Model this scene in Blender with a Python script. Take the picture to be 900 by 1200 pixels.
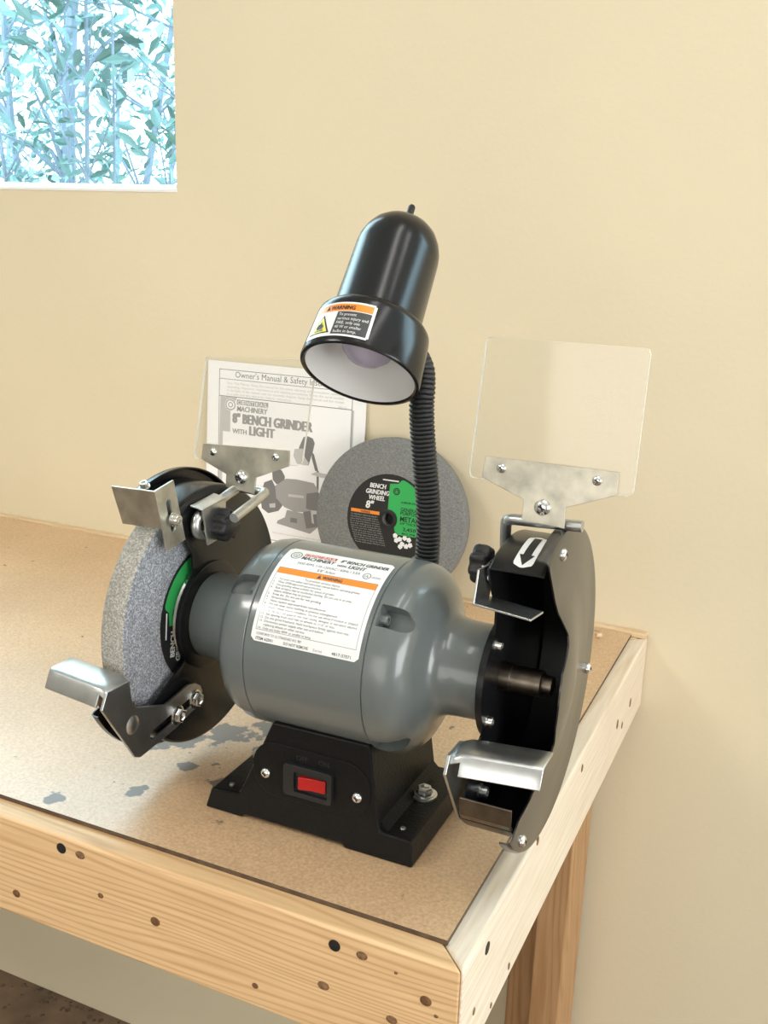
import bpy, bmesh, math, random
from mathutils import Vector, Matrix
from mathutils.geometry import tessellate_polygon

for o in list(bpy.data.objects): bpy.data.objects.remove(o)
SC = bpy.context.scene
COL = SC.collection
R = math.radians
V = Vector

# ---------------------------------------------------------------- camera
# bench top is z = 0, the wall behind it is the plane y = W, the floor is FLOOR
W = 0.6324
FLOOR = -0.88
CEIL = 1.56
cam_d = bpy.data.cameras.new('camera'); cam = bpy.data.objects.new('camera', cam_d); COL.objects.link(cam)
right = V((.9087, .4163, .0320)); up = V((-.1394, .2303, .9631)); fwd = V((-.3936, .8796, -.2673))
M = Matrix.Identity(4)
for i in range(3):
    M[i][0] = right[i]; M[i][1] = up[i]; M[i][2] = -fwd[i]
M[0][3], M[1][3], M[2][3] = .1674, -.5210, .4535
cam.matrix_world = M
cam_d.sensor_fit = 'VERTICAL'; cam_d.sensor_height = 36.0
cam_d.lens = 36.0 * 1186.84 / 1200.0
cam_d.clip_start = .02
SC.camera = cam

# ---------------------------------------------------------------- world, lights, exposure
SC.view_settings.view_transform = 'Standard'
SC.view_settings.look = 'None'
SC.view_settings.gamma = 1.0
SC.view_settings.use_curve_mapping = False
SC.view_settings.exposure = 0.02
world = bpy.data.worlds.new('world'); SC.world = world
world.use_nodes = True
bg = world.node_tree.nodes['Background']
bg.inputs[0].default_value = (.62, .88, 1.0, 1)
bg.inputs[1].default_value = 9.0

def area_light(name, loc, target, sx, sy, power, color):
    d = bpy.data.lights.new(name, 'AREA'); d.shape = 'RECTANGLE'; d.size = sx; d.size_y = sy
    d.energy = power; d.color = color
    o = bpy.data.objects.new(name, d); COL.objects.link(o)
    o.location = loc
    o.rotation_euler = (V(target) - V(loc)).to_track_quat('-Z', 'Y').to_euler()
    return o
area_light('ceiling_panel_light', (-1.45, -1.25, CEIL - .03), (-1.45, -1.25, 0), .7, .35, 25, (1.0, .96, .90))
for x_ in (.05, .50):
    area_light('ceiling_strip_light', (x_, -.25, CEIL - .03), (x_, -.25, 0), .12, 1.0, 3.0, (1.0, .97, .93))
area_light('unseen_daylight', (2.40, -.65, .35), (0, -.2, .05), 1.7, 1.2, 56, (.97, .98, 1.0))
area_light('unseen_daylight', (.1, -2.80, .30), (-.1, 0, -.1), 1.8, 1.4, 21, (1.0, .97, .94))  # soft fill added behind the camera; no window in the wall there
# the two garden windows in the wall behind the bench let the sky in
WX0, WX1, WZ0, WZ1 = -2.30, -.662, .4945, 1.40  # left window's unseen part enlarged to strengthen its reflection on the bench
VX0, VX1 = .46, 1.70
for xa, xb in ((WX0, WX1), (VX0, VX1)):
    p_ = area_light('window_portal', ((xa + xb) / 2, W + .13, (WZ0 + WZ1) / 2), ((xa + xb) / 2, 0, (WZ0 + WZ1) / 2), xb - xa, WZ1 - WZ0, 1, (1, 1, 1))
    p_.data.cycles.is_portal = True

# ---------------------------------------------------------------- material helpers
def new_mat(name):
    m = bpy.data.materials.new(name); m.use_nodes = True
    nt = m.node_tree
    return m, nt, nt.nodes['Principled BSDF']
def pbr(name, col, rough=.5, metal=0., spec=.5, coat=0., coat_rough=.1, var=0., vscale=30., bump=0., bscale=200., trans=0., ior=1.45, emit=None, stretch=None):
    m, nt, b = new_mat(name)
    b.inputs['Base Color'].default_value = (*col, 1)
    b.inputs['Roughness'].default_value = rough
    b.inputs['Metallic'].default_value = metal
    b.inputs['Specular IOR Level'].default_value = spec
    b.inputs['Coat Weight'].default_value = coat
    b.inputs['Coat Roughness'].default_value = coat_rough
    b.inputs['Transmission Weight'].default_value = trans
    b.inputs['IOR'].default_value = ior
    N, L = nt.nodes, nt.links
    tc = N.new('ShaderNodeTexCoord'); src = tc.outputs['Object']
    if stretch:
        mp = N.new('ShaderNodeMapping'); mp.inputs['Scale'].default_value = stretch
        L.new(src, mp.inputs[0]); src = mp.outputs[0]
    if var:
        n = N.new('ShaderNodeTexNoise'); n.inputs['Scale'].default_value = vscale; n.inputs['Detail'].default_value = 4
        L.new(src, n.inputs['Vector'])
        r = N.new('ShaderNodeValToRGB')
        r.color_ramp.elements[0].position = .3; r.color_ramp.elements[1].position = .7
        r.color_ramp.elements[0].color = (*[max(0, c * (1 - var)) for c in col], 1)
        r.color_ramp.elements[1].color = (*[min(1, c * (1 + var)) for c in col], 1)
        L.new(n.outputs[0], r.inputs[0]); L.new(r.outputs[0], b.inputs['Base Color'])
    if bump:
        n = N.new('ShaderNodeTexNoise'); n.inputs['Scale'].default_value = bscale; n.inputs['Detail'].default_value = 3
        L.new(src, n.inputs['Vector'])
        bp = N.new('ShaderNodeBump'); bp.inputs['Strength'].default_value = bump; bp.inputs['Distance'].default_value = .002
        L.new(n.outputs[0], bp.inputs['Height']); L.new(bp.outputs[0], b.inputs['Normal'])
    return m

def wood(name, axis, light, dark, ring=55., seed=0., contrast=1.):
    """softwood board, grain along the given world axis"""
    m, nt, b = new_mat(name); N, L = nt.nodes, nt.links
    tc = N.new('ShaderNodeTexCoord'); mp = N.new('ShaderNodeMapping')
    sc = [1, 1, 1]; sc[axis] = .10
    mp.inputs['Scale'].default_value = sc; mp.inputs['Location'].default_value = (seed, seed * .7, seed * 1.3)
    L.new(tc.outputs['Object'], mp.inputs[0])
    big = N.new('ShaderNodeTexNoise'); big.inputs['Scale'].default_value = 22; big.inputs['Detail'].default_value = 1.5
    L.new(mp.outputs[0], big.inputs['Vector'])
    w = N.new('ShaderNodeTexWave'); w.wave_type = 'BANDS'
    w.bands_direction = 'DIAGONAL' if axis == 2 else 'Z'
    w.inputs['Scale'].default_value = ring; w.inputs['Distortion'].default_value = 0; w.inputs['Detail'].default_value = 0
    add = N.new('ShaderNodeVectorMath'); add.operation = 'MULTIPLY_ADD'
    add.inputs[1].default_value = (.05, .05, .05)
    L.new(big.outputs['Color'], add.inputs[0]); L.new(mp.outputs[0], add.inputs[2])
    L.new(add.outputs[0], w.inputs['Vector'])
    fine = N.new('ShaderNodeTexNoise'); fine.inputs['Scale'].default_value = 260; fine.inputs['Detail'].default_value = 3
    mp2 = N.new('ShaderNodeMapping'); sc2 = [1, 1, 1]; sc2[axis] = .05; mp2.inputs['Scale'].default_value = sc2
    L.new(tc.outputs['Object'], mp2.inputs[0]); L.new(mp2.outputs[0], fine.inputs['Vector'])
    pw = N.new('ShaderNodeMath'); pw.operation = 'POWER'; pw.inputs[1].default_value = 3.2
    L.new(w.outputs['Fac'], pw.inputs[0])
    mm = N.new('ShaderNodeMath'); mm.operation = 'MULTIPLY'; mm.inputs[1].default_value = contrast
    L.new(pw.outputs[0], mm.inputs[0])
    mix = N.new('ShaderNodeMix'); mix.data_type = 'RGBA'
    mix.inputs['A'].default_value = (*light, 1); mix.inputs['B'].default_value = (*dark, 1)
    L.new(mm.outputs[0], mix.inputs['Factor'])
    mix2 = N.new('ShaderNodeMix'); mix2.data_type = 'RGBA'; mix2.blend_type = 'MULTIPLY'
    mix2.inputs['Factor'].default_value = .35
    rr = N.new('ShaderNodeValToRGB'); rr.color_ramp.elements[0].position = .3; rr.color_ramp.elements[1].position = .65
    rr.color_ramp.elements[0].color = (.62, .52, .42, 1); rr.color_ramp.elements[1].color = (1, 1, 1, 1)
    L.new(fine.outputs[0], rr.inputs[0])
    L.new(mix.outputs['Result'], mix2.inputs['A']); L.new(rr.outputs[0], mix2.inputs['B'])
    L.new(mix2.outputs['Result'], b.inputs['Base Color'])
    b.inputs['Roughness'].default_value = .5
    return m

def grinding_grit(name, a, c, d):
    m, nt, b = new_mat(name); N, L = nt.nodes, nt.links
    tc = N.new('ShaderNodeTexCoord')
    v = N.new('ShaderNodeTexVoronoi'); v.inputs['Scale'].default_value = 900
    L.new(tc.outputs['Object'], v.inputs['Vector'])
    r = N.new('ShaderNodeValToRGB')
    e = r.color_ramp.elements
    e[0].position = .0; e[0].color = (*a, 1); e[1].position = 1.; e[1].color = (*d, 1)
    x = e.new(.5); x.color = (*c, 1)
    sep = N.new('ShaderNodeSeparateColor'); L.new(v.outputs['Color'], sep.inputs[0])
    L.new(sep.outputs[0], r.inputs[0]); L.new(r.outputs[0], b.inputs['Base Color'])
    bp = N.new('ShaderNodeBump'); bp.inputs['Strength'].default_value = .8; bp.inputs['Distance'].default_value = .0006
    L.new(v.outputs['Distance'], bp.inputs['Height']); L.new(bp.outputs[0], b.inputs['Normal'])
    b.inputs['Roughness'].default_value = .7
    return m

def hardboard():
    m, nt, b = new_mat('hardboard'); N, L = nt.nodes, nt.links
    tc = N.new('ShaderNodeTexCoord')
    def noise(s, det=4, vec=None):
        n = N.new('ShaderNodeTexNoise'); n.inputs['Scale'].default_value = s; n.inputs['Detail'].default_value = det
        L.new(vec or tc.outputs['Object'], n.inputs['Vector']); return n.outputs[0]
    def ramp(src, p0, c0, p1, c1):
        r = N.new('ShaderNodeValToRGB'); e = r.color_ramp.elements
        e[0].position = p0; e[0].color = c0; e[1].position = p1; e[1].color = c1
        L.new(src, r.inputs[0]); return r.outputs[0]
    base = ramp(noise(420, 5), .3, (.54, .345, .18, 1), .72, (.78, .54, .32, 1))
    cloud = ramp(noise(5, 3), .3, (.86, .84, .82, 1), .7, (1.06, 1.05, 1.04, 1))
    mul = N.new('ShaderNodeMix'); mul.data_type = 'RGBA'; mul.blend_type = 'MULTIPLY'; mul.inputs['Factor'].default_value = 1
    L.new(base, mul.inputs['A']); L.new(cloud, mul.inputs['B'])
    # old spills: ragged blotches round a few spots
    col = mul.outputs['Result']
    spots = [(-.335, .165, .040), (-.30, .19, .030), (-.27, .215, .027), (-.36, .15, .03), (-.31, .072, .016), (-.365, .034, .014), (-.26, .115, .02), (-.30, .125, .014), (-.25, .18, .022)]
    mask = None
    warp = N.new('ShaderNodeTexNoise'); warp.inputs['Scale'].default_value = 70; warp.inputs['Detail'].default_value = 5
    L.new(tc.outputs['Object'], warp.inputs['Vector'])
    for (x, y, s) in spots:
        d = N.new('ShaderNodeVectorMath'); d.operation = 'DISTANCE'
        L.new(tc.outputs['Object'], d.inputs[0]); d.inputs[1].default_value = (x, y, .004)
        q = N.new('ShaderNodeMapRange'); q.inputs['From Min'].default_value = s; q.inputs['From Max'].default_value = 0
        L.new(d.outputs['Value'], q.inputs['Value'])
        if mask is None: mask = q.outputs[0]
        else:
            mx = N.new('ShaderNodeMath'); mx.operation = 'MAXIMUM'
            L.new(mask, mx.inputs[0]); L.new(q.outputs[0], mx.inputs[1]); mask = mx.outputs[0]
    mm = N.new('ShaderNodeMath'); mm.operation = 'MULTIPLY_ADD'; mm.inputs[1].default_value = .55
    L.new(mask, mm.inputs[0]); L.new(warp.outputs[0], mm.inputs[2])
    st = ramp(mm.outputs[0], .70, (0, 0, 0, 1), .75, (1, 1, 1, 1))
    mix = N.new('ShaderNodeMix'); mix.data_type = 'RGBA'
    L.new(st, mix.inputs['Factor']); L.new(col, mix.inputs['A']); mix.inputs['B'].default_value = (.12, .085, .06, 1)
    L.new(mix.outputs['Result'], b.inputs['Base Color'])
    rg = ramp(noise(9, 5), .3, (.38, .38, .38, 1), .75, (.48, .48, .48, 1))
    rmix = N.new('ShaderNodeMix'); rmix.data_type = 'RGBA'
    L.new(st, rmix.inputs['Factor']); L.new(rg, rmix.inputs['A']); rmix.inputs['B'].default_value = (.5, .5, .5, 1)
    L.new(rmix.outputs['Result'], b.inputs['Roughness'])
    b.inputs['IOR'].default_value = 2.2
    bp = N.new('ShaderNodeBump'); bp.inputs['Strength'].default_value = .10; bp.inputs['Distance'].default_value = .001
    L.new(noise(300, 3), bp.inputs['Height']); L.new(bp.outputs[0], b.inputs['Normal'])
    return m

def clear_plastic(name, gloss=.10, tint=(.97, .97, .96)):
    m, nt, b = new_mat(name); N, L = nt.nodes, nt.links
    N.remove(b)
    out = N['Material Output']
    t = N.new('ShaderNodeBsdfTransparent'); t.inputs[0].default_value = (*tint, 1)
    g = N.new('ShaderNodeBsdfGlossy'); g.inputs['Roughness'].default_value = .06; g.inputs[0].default_value = (1, 1, 1, 1)
    lw_ = N.new('ShaderNodeLayerWeight'); lw_.inputs['Blend'].default_value = .5
    pw = N.new('ShaderNodeMath'); pw.operation = 'POWER'; pw.inputs[1].default_value = 5
    f = N.new('ShaderNodeMath'); f.operation = 'MULTIPLY_ADD'; f.inputs[1].default_value = .96; f.inputs[2].default_value = .028
    L.new(lw_.outputs['Facing'], pw.inputs[0]); L.new(pw.outputs[0], f.inputs[0])
    mx = N.new('ShaderNodeMixShader')
    L.new(f.outputs[0], mx.inputs[0]); L.new(t.outputs[0], mx.inputs[1]); L.new(g.outputs[0], mx.inputs[2])
    # fine scratches and dust scatter a little light
    d = N.new('ShaderNodeBsdfDiffuse'); d.inputs[0].default_value = (.92, .92, .92, 1)
    n = N.new('ShaderNodeTexNoise'); n.inputs['Scale'].default_value = 18; n.inputs['Detail'].default_value = 4
    mr = N.new('ShaderNodeMapRange'); mr.inputs['From Min'].default_value = .35; mr.inputs['From Max'].default_value = .8
    mr.inputs['To Min'].default_value = .4 * gloss; mr.inputs['To Max'].default_value = gloss * 1.4
    L.new(n.outputs[0], mr.inputs['Value'])
    m2 = N.new('ShaderNodeMixShader')
    L.new(mr.outputs[0], m2.inputs[0]); L.new(mx.outputs[0], m2.inputs[1]); L.new(d.outputs[0], m2.inputs[2])
    L.new(m2.outputs[0], out.inputs['Surface'])
    return m

MT = dict(
    wall=pbr('wall_paint', (.75, .66, .47), .62, var=.025, vscale=3, bump=.13, bscale=170),
    wall2=pbr('room_paint', (.70, .66, .58), .7),
    wall3=pbr('unseen_wall_dark', (.36, .33, .29), .7),  # unseen left wall, darkened to cut the bounce light near the window
    white=pbr('white_paint', (.86, .86, .84), .4),
    ceiling=pbr('ceiling_paint', (.76, .76, .75), .8),
    concrete=pbr('concrete', (.185, .125, .08), .75, var=.35, vscale=14, bump=.4, bscale=60),
    grime=pbr('grime', (.10, .07, .045), .9, var=.4, vscale=90),
    rail_front=wood('pine_front', 0, (.80, .545, .295), (.55, .31, .13), ring=60, seed=.31, contrast=.62),
    rail_side=wood('pine_side_lit', 1, (.84, .745, .61), (.77, .62, .44), ring=52, seed=2.2, contrast=.55),  # overexposed daylight put into the wood colour, paler than the front rail
    rail_back=wood('pine_back', 0, (.82, .63, .40), (.7, .48, .26), ring=50, seed=4., contrast=.6),
    leg=wood('pine_leg_shaded', 2, (.52, .31, .15), (.40, .21, .085), ring=40, seed=1.1, contrast=.7),  # shade under the bench put into the wood colour, darker than the rails
    board=hardboard(),
    board_edge=pbr('hardboard_edge', (.10, .065, .04), .7, var=.3, vscale=120),
    knot=pbr('knot', (.16, .075, .03), .6, var=.4, vscale=300),
    hole=pbr('screw_hole', (.20, .11, .05), .8, var=.5, vscale=300),
    black_screw=pbr('black_screw', (.03, .03, .03), .45, metal=.5),
    grey=pbr('grey_enamel', (.130, .148, .146), .30, coat=.5, coat_rough=.12, bump=.05, bscale=60),
    seam=pbr('seam_gap', (.075, .084, .08), .6),
    cast=pbr('black_cast', (.008, .008, .008), .36, spec=.18, bump=.18, bscale=420),
    black=pbr('black_paint', (.008, .008, .009), .27, spec=.4, bump=.04, bscale=300),
    satin=pbr('black_satin', (.007, .007, .008), .22, bump=.01, bscale=500),
    rubber=pbr('black_plastic', (.014, .014, .015), .42),
    cover=pbr('dark_steel_sheet', (.105, .10, .095), .25, metal=.85, bump=.03, bscale=220),
    steel=pbr('zinc_steel', (.55, .56, .555), .33, metal=1., var=.10, vscale=70, bump=.05, bscale=150),
    steel_dull=pbr('dull_zinc', (.52, .49, .41), .40, metal=.9, var=.25, vscale=60, bump=.06, bscale=120),
    bright=pbr('bright_screw', (.78, .78, .76), .22, metal=1.),
    dark_steel=pbr('oiled_steel', (.18, .15, .12), .35, metal=1., var=.3, vscale=80),
    slot=pbr('slot_dark', (.02, .02, .02), .6),
    rocker=pbr('red_rocker', (.40, .010, .010), .18, coat=.6),
    grit=grinding_grit('grey_grit', (.13, .137, .152), (.235, .245, .268), (.44, .45, .475)),
    grit_edge=grinding_grit('worn_grit', (.24, .23, .20), (.34, .325, .285), (.50, .485, .43)),
    grit_fine=grinding_grit('fine_grit', (.165, .17, .165), (.205, .21, .205), (.27, .275, .265)),
    paper=pbr('paper', (.92, .925, .925), .65, bump=.05, bscale=30),
    ink=pbr('ink_black', (.02, .02, .02), .5),
    ink_soft=pbr('ink_soft', (.09, .09, .09), .55),
    ink_grey=pbr('ink_grey', (.36, .355, .35), .6),
    ink_mid=pbr('ink_mid_grey', (.20, .20, .20), .6),
    ink_light=pbr('ink_light_grey', (.55, .55, .54), .6),
    sticker=pbr('sticker_white', (.84, .85, .84), .30, coat=.3),
    orange=pbr('warning_orange', (.88, .28, .035), .35),
    red=pbr('logo_red', (.62, .06, .05), .4),
    yellow=pbr('warning_yellow', (.90, .78, .10), .4),
    green=pbr('label_green', (.035, .42, .10), .45),
    label_black=pbr('label_black', (.016, .016, .016), .5),
    panel_grey=pbr('print_dark_grey', (.06, .06, .06), .5),
    reflector=pbr('lamp_white', (.80, .79, .77), .45),
    acrylic=clear_plastic('acrylic_sheet', .014),
    acrylic_edge=pbr('acrylic_edge', (.80, .80, .78), .25, trans=.35),
    glass=clear_plastic('window_glass', .02, (.97, .99, 1.)),
    bark=pbr('bark', (.13, .165, .215), .8, var=.25, vscale=12),
    leaf=pbr('leaf', (.06, .14, .125), .5, var=.2, vscale=3),
    leaf2=pbr('leaf_pale', (.115, .205, .21), .5, var=.2, vscale=3),
    leaf3=pbr('leaf_dark', (.042, .11, .095), .45, var=.2, vscale=3),
    soil=pbr('soil', (.20, .23, .21), .9, var=.2, vscale=4),
)
# bulb glass
m, nt, b = new_mat('bulb_glass')
b.inputs['Base Color'].default_value = (.74, .70, .86, 1); b.inputs['Roughness'].default_value = .12
b.inputs['Transmission Weight'].default_value = .55; b.inputs['IOR'].default_value = 1.3
MT['bulb'] = m

# ---------------------------------------------------------------- geometry helpers
class MB:
    """collects shapes, then links them as ONE mesh object"""
    def __init__(s): s.v = []; s.f = []; s.m = []
    def add(s, verts, faces, m=0):
        o = len(s.v); s.v += [V(p) for p in verts]
        for f in faces: s.f.append([i + o for i in f]); s.m.append(m)
        return s
    def box(s, a, b, m=0, fr=None):
        P = [V((x, y, z)) for x in (a[0], b[0]) for y in (a[1], b[1]) for z in (a[2], b[2])]
        if fr: P = [fr @ p for p in P]
        return s.add(P, [(0, 1, 3, 2), (4, 6, 7, 5), (0, 4, 5, 1), (2, 3, 7, 6), (0, 2, 6, 4), (1, 5, 7, 3)], m)
    def lathe(s, prof, o, ax, seg=32, m=0, a0=0., a1=360., ref=None, closed=False):
        """prof: (distance along axis, radius)"""
        ax = V(ax).normalized(); o = V(o)
        ref = V(ref) if ref else (V((0, 0, 1)) if abs(ax.z) < .9 else V((1, 0, 0)))
        e1 = (ref - ax * ref.dot(ax)).normalized(); e2 = ax.cross(e1)
        full = abs(a1 - a0) > 359.9
        n = seg if full else seg + 1
        verts = []; idx = []
        for (t, r) in prof:
            if r < 1e-7 and full:
                verts.append(o + ax * t); idx.append([len(verts) - 1] * n)
            else:
                row = []
                for k in range(n):
                    a = R(a0 + (a1 - a0) * k / seg)
                    verts.append(o + ax * t + (e1 * math.cos(a) + e2 * math.sin(a)) * r); row.append(len(verts) - 1)
                idx.append(row)
        faces = []
        rows = list(range(len(prof)))
        pairs = [(i, i + 1) for i in rows[:-1]] + ([(rows[-1], 0)] if closed else [])
        for (i, j) in pairs:
            for k in range(seg):
                k2 = (k + 1) % n
                q = [idx[i][k], idx[j][k], idx[j][k2], idx[i][k2]]
                q2 = []
                for x in q:
                    if x not in q2: q2.append(x)
                if len(q2) > 2: faces.append(q2)
        if closed and not full:
            faces.append([r_[0] for r_ in idx]); faces.append([r_[-1] for r_ in idx][::-1])
        return s.add(verts, faces, m)
    def tube(s, pts, r, seg=12, m=0, cap=True, radii=None):
        pts = [V(p) for p in pts]; n = len(pts)
        prev = None; rings = []; verts = []
        for i, p in enumerate(pts):
            t = (pts[min(i + 1, n - 1)] - pts[max(i - 1, 0)]).normalized()
            if prev is None:
                a = V((0, 0, 1)) if abs(t.z) < .9 else V((1, 0, 0))
                e = (a - t * a.dot(t)).normalized()
            else: e = (prev - t * prev.dot(t)).normalized()
            prev = e; f = t.cross(e); rr = radii[i] if radii else r
            row = []
            for k in range(seg):
                a = 2 * math.pi * k / seg
                verts.append(p + (e * math.cos(a) + f * math.sin(a)) * rr); row.append(len(verts) - 1)
            rings.append(row)
        faces = []
        for i in range(n - 1):
            for k in range(seg):
                k2 = (k + 1) % seg
                faces.append([rings[i][k], rings[i][k2], rings[i + 1][k2], rings[i + 1][k]])
        if cap: faces += [rings[0][::-1], rings[-1]]
        return s.add(verts, faces, m)
    def prism(s, outline, o, u, v, t, holes=(), m=0, fn=None):
        """flat plate: outline in (u, v), thickness t along u x v"""
        o, u, v = V(o), V(u), V(v); n = u.cross(v).normalized()
        loops = [[V((a, b_, 0)) for a, b_ in outline]] + [[V((a, b_, 0)) for a, b_ in h] for h in holes]
        tri = tessellate_polygon(loops)
        flat = [p for l in loops for p in l]; k = len(flat)
        to = fn or (lambda a, b_, h: o + u * a + v * b_ + n * h)
        verts = [to(p.x, p.y, 0) for p in flat] + [to(p.x, p.y, t) for p in flat]
        faces = []
        for (a, b_, c) in tri:
            A, B, C = flat[a], flat[b_], flat[c]
            if (B - A).cross(C - A).z < 0: a, b_, c = a, c, b_
            faces.append([a, c, b_]); faces.append([a + k, b_ + k, c + k])
        off = 0
        for li, l in enumerate(loops):
            area = sum(l[i].x * l[(i + 1) % len(l)].y - l[(i + 1) % len(l)].x * l[i].y for i in range(len(l)))
            for i in range(len(l)):
                a, b_ = off + i, off + (i + 1) % len(l)
                q = [a, b_, b_ + k, a + k]
                if (area < 0) != (li > 0): q = q[::-1]
                faces.append(q)
            off += len(l)
        return s.add(verts, faces, m)
    def build(s, name, mats, parent=None, bevel=0., smooth=35., seg=2, fix=True):
        me = bpy.data.meshes.new(name); me.from_pydata([tuple(p) for p in s.v], [], s.f)
        if not isinstance(mats, (list, tuple)): mats = [mats]
        for mm in mats: me.materials.append(mm)
        me.polygons.foreach_set('material_index', s.m)
        if fix:
            bm = bmesh.new(); bm.from_mesh(me)
            bmesh.ops.recalc_face_normals(bm, faces=bm.faces); bm.to_mesh(me); bm.free()
        if smooth:
            me.polygons.foreach_set('use_smooth', [True] * len(me.polygons))
            me.set_sharp_from_angle(angle=R(smooth))
        me.update()
        o = bpy.data.objects.new(name, me); COL.objects.link(o)
        if bevel:
            b_ = o.modifiers.new('bevel', 'BEVEL'); b_.width = bevel; b_.segments = seg; b_.limit_method = 'ANGLE'; b_.angle_limit = R(40)
            b_.harden_normals = True
        if parent: adopt(o, parent)
        return o
def adopt(o, parent):
    o.parent = parent
    # only the Empty of a thing stands away from the origin; part meshes are laid out in world coordinates
    if parent.type == 'EMPTY': o.matrix_parent_inverse = Matrix.Translation(-parent.location)
def tag(o, label=None, cat=None, group=None, kind=None):
    if label: o['label'] = label
    if cat: o['category'] = cat
    if group: o['group'] = group
    if kind: o['kind'] = kind
    return o
def empty(name, loc):
    o = bpy.data.objects.new(name, None); COL.objects.link(o); o.location = loc; o.empty_display_size = .05
    return o
def boolean(o, cutters, op='DIFFERENCE'):
    for c in cutters:
        md = o.modifiers.new('cut', 'BOOLEAN'); md.operation = op; md.object = c; md.solver = 'EXACT'
    dg = bpy.context.evaluated_depsgraph_get(); dg.update()
    me = bpy.data.meshes.new_from_object(o.evaluated_get(dg))
    o.modifiers.clear(); old = o.data; o.data = me; bpy.data.meshes.remove(old)
    for c in cutters: bpy.data.objects.remove(c)
    me.polygons.foreach_set('use_smooth', [True] * len(me.polygons)); me.set_sharp_from_angle(angle=R(35))
def rrect(x0, y0, x1, y1, r, n=4):
    out = []
    for (cx, cy, a) in ((x1 - r, y1 - r, 0), (x0 + r, y1 - r, 90), (x0 + r, y0 + r, 180), (x1 - r, y0 + r, 270)):
        for k in range(n + 1):
            t = R(a + 90 * k / n); out.append((cx + r * math.cos(t), cy + r * math.sin(t)))
    return out
def circ(cx, cy, r, n=24, ry=None):
    return [(cx + r * math.cos(2 * math.pi * k / n), cy + (ry or r) * math.sin(2 * math.pi * k / n)) for k in range(n)]
def slot(ax, ay, bx, by, r, n=6):
    d = math.atan2(by - ay, bx - ax); out = []
    for k in range(n + 1): t = d - math.pi / 2 + math.pi * k / n; out.append((bx + r * math.cos(t), by + r * math.sin(t)))
    for k in range(n + 1): t = d + math.pi / 2 + math.pi * k / n; out.append((ax + r * math.cos(t), ay + r * math.sin(t)))
    return out

# lettering: built-in font turned into flat mesh, laid on any surface by a mapping function
_txt = {}
def text2d(s, size, bold=0., shear=0., align='LEFT', sx=1., space=1.):
    c = bpy.data.curves.new('lettering', 'FONT'); c.body = s; c.size = size; c.offset = bold * size; c.shear = shear
    c.align_x = align; c.resolution_u = 2; c.fill_mode = 'FRONT'; c.space_character = space
    o = bpy.data.objects.new('lettering', c)
    me = o.to_mesh()
    vs = [(p.co.x * sx, p.co.y) for p in me.vertices]; fs = [list(p.vertices) for p in me.polygons]
    o.to_mesh_clear(); bpy.data.objects.remove(o); bpy.data.curves.remove(c)
    return vs, fs
class Print:
    """flat print on a surface; fn(u, v, lift) gives the point"""
    def __init__(s, fn): s.mb = MB(); s.fn = fn
    def text(s, t, u, v, size, m=0, lift=.00012, width=None, heavy=0., **k):
        if heavy:
            for q in (-1, 1): s.text(t, u + q * heavy * size, v, size, m, lift + .00002 * (q + 1), width, **k)
        vs, fs = text2d(t, size, **k)
        if width and vs:
            w = max(p[0] for p in vs) - min(p[0] for p in vs); q = width / w
            vs = [(p[0] * q, p[1]) for p in vs]
        s.mb.add([s.fn(u + a, v + b_, lift) for a, b_ in vs], fs, m)
    def poly(s, pts, m=0, lift=.00008, holes=()):
        loops = [[V((a, b_, 0)) for a, b_ in pts]] + [[V((a, b_, 0)) for a, b_ in h] for h in holes]
        flat = [p for l in loops for p in l]
        s.mb.add([s.fn(p.x, p.y, lift) for p in flat], [list(t) for t in tessellate_polygon(loops)], m)
    def sliced(s, pts, m=0, lift=.00008, n=8):
        """polygon cut into upright slices so that it follows a curved surface"""
        u0 = min(p[0] for p in pts); u1 = max(p[0] for p in pts)
        def clip(P, x, keep_right):
            out = []
            for i in range(len(P)):
                a, b_ = P[i], P[(i + 1) % len(P)]
                ia = (a[0] >= x) == keep_right or a[0] == x; ib = (b_[0] >= x) == keep_right or b_[0] == x
                if ia: out.append(a)
                if ia != ib: t = (x - a[0]) / (b_[0] - a[0]); out.append((x, a[1] + (b_[1] - a[1]) * t))
            return out
        for k in range(n):
            P = clip(clip(list(pts), u0 + (u1 - u0) * k / n, True), u0 + (u1 - u0) * (k + 1) / n, False)
            if len(P) > 2: s.mb.add([s.fn(a, b_, lift) for a, b_ in P], [list(range(len(P)))], m)
    def rect(s, u0, v0, u1, v1, m=0, lift=.00008, n=1):
        for k in range(n):
            a = v0 + (v1 - v0) * k / n; b_ = v0 + (v1 - v0) * (k + 1) / n
            s.mb.add([s.fn(u0, a, lift), s.fn(u1, a, lift), s.fn(u1, b_, lift), s.fn(u0, b_, lift)], [(0, 1, 2, 3)], m)
    def frame(s, u0, v0, u1, v1, w, m=0, lift=.00008, n=1):
        s.rect(u0, v0, u1, v0 + w, m, lift); s.rect(u0, v1 - w, u1, v1, m, lift)
        s.rect(u0, v0, u0 + w, v1, m, lift, n); s.rect(u1 - w, v0, u1, v1, m, lift, n)
    def ring(s, u, v, r, w, m=0, lift=.00008, ry=None):
        q = (ry or r) / r
        s.poly(circ(u, v, r, 24, ry), m, lift, [circ(u, v, r - w, 24, (r - w) * q)])
    def build(s, name, mats, parent): return s.mb.build(name, mats, parent, smooth=0, fix=False)

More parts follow.
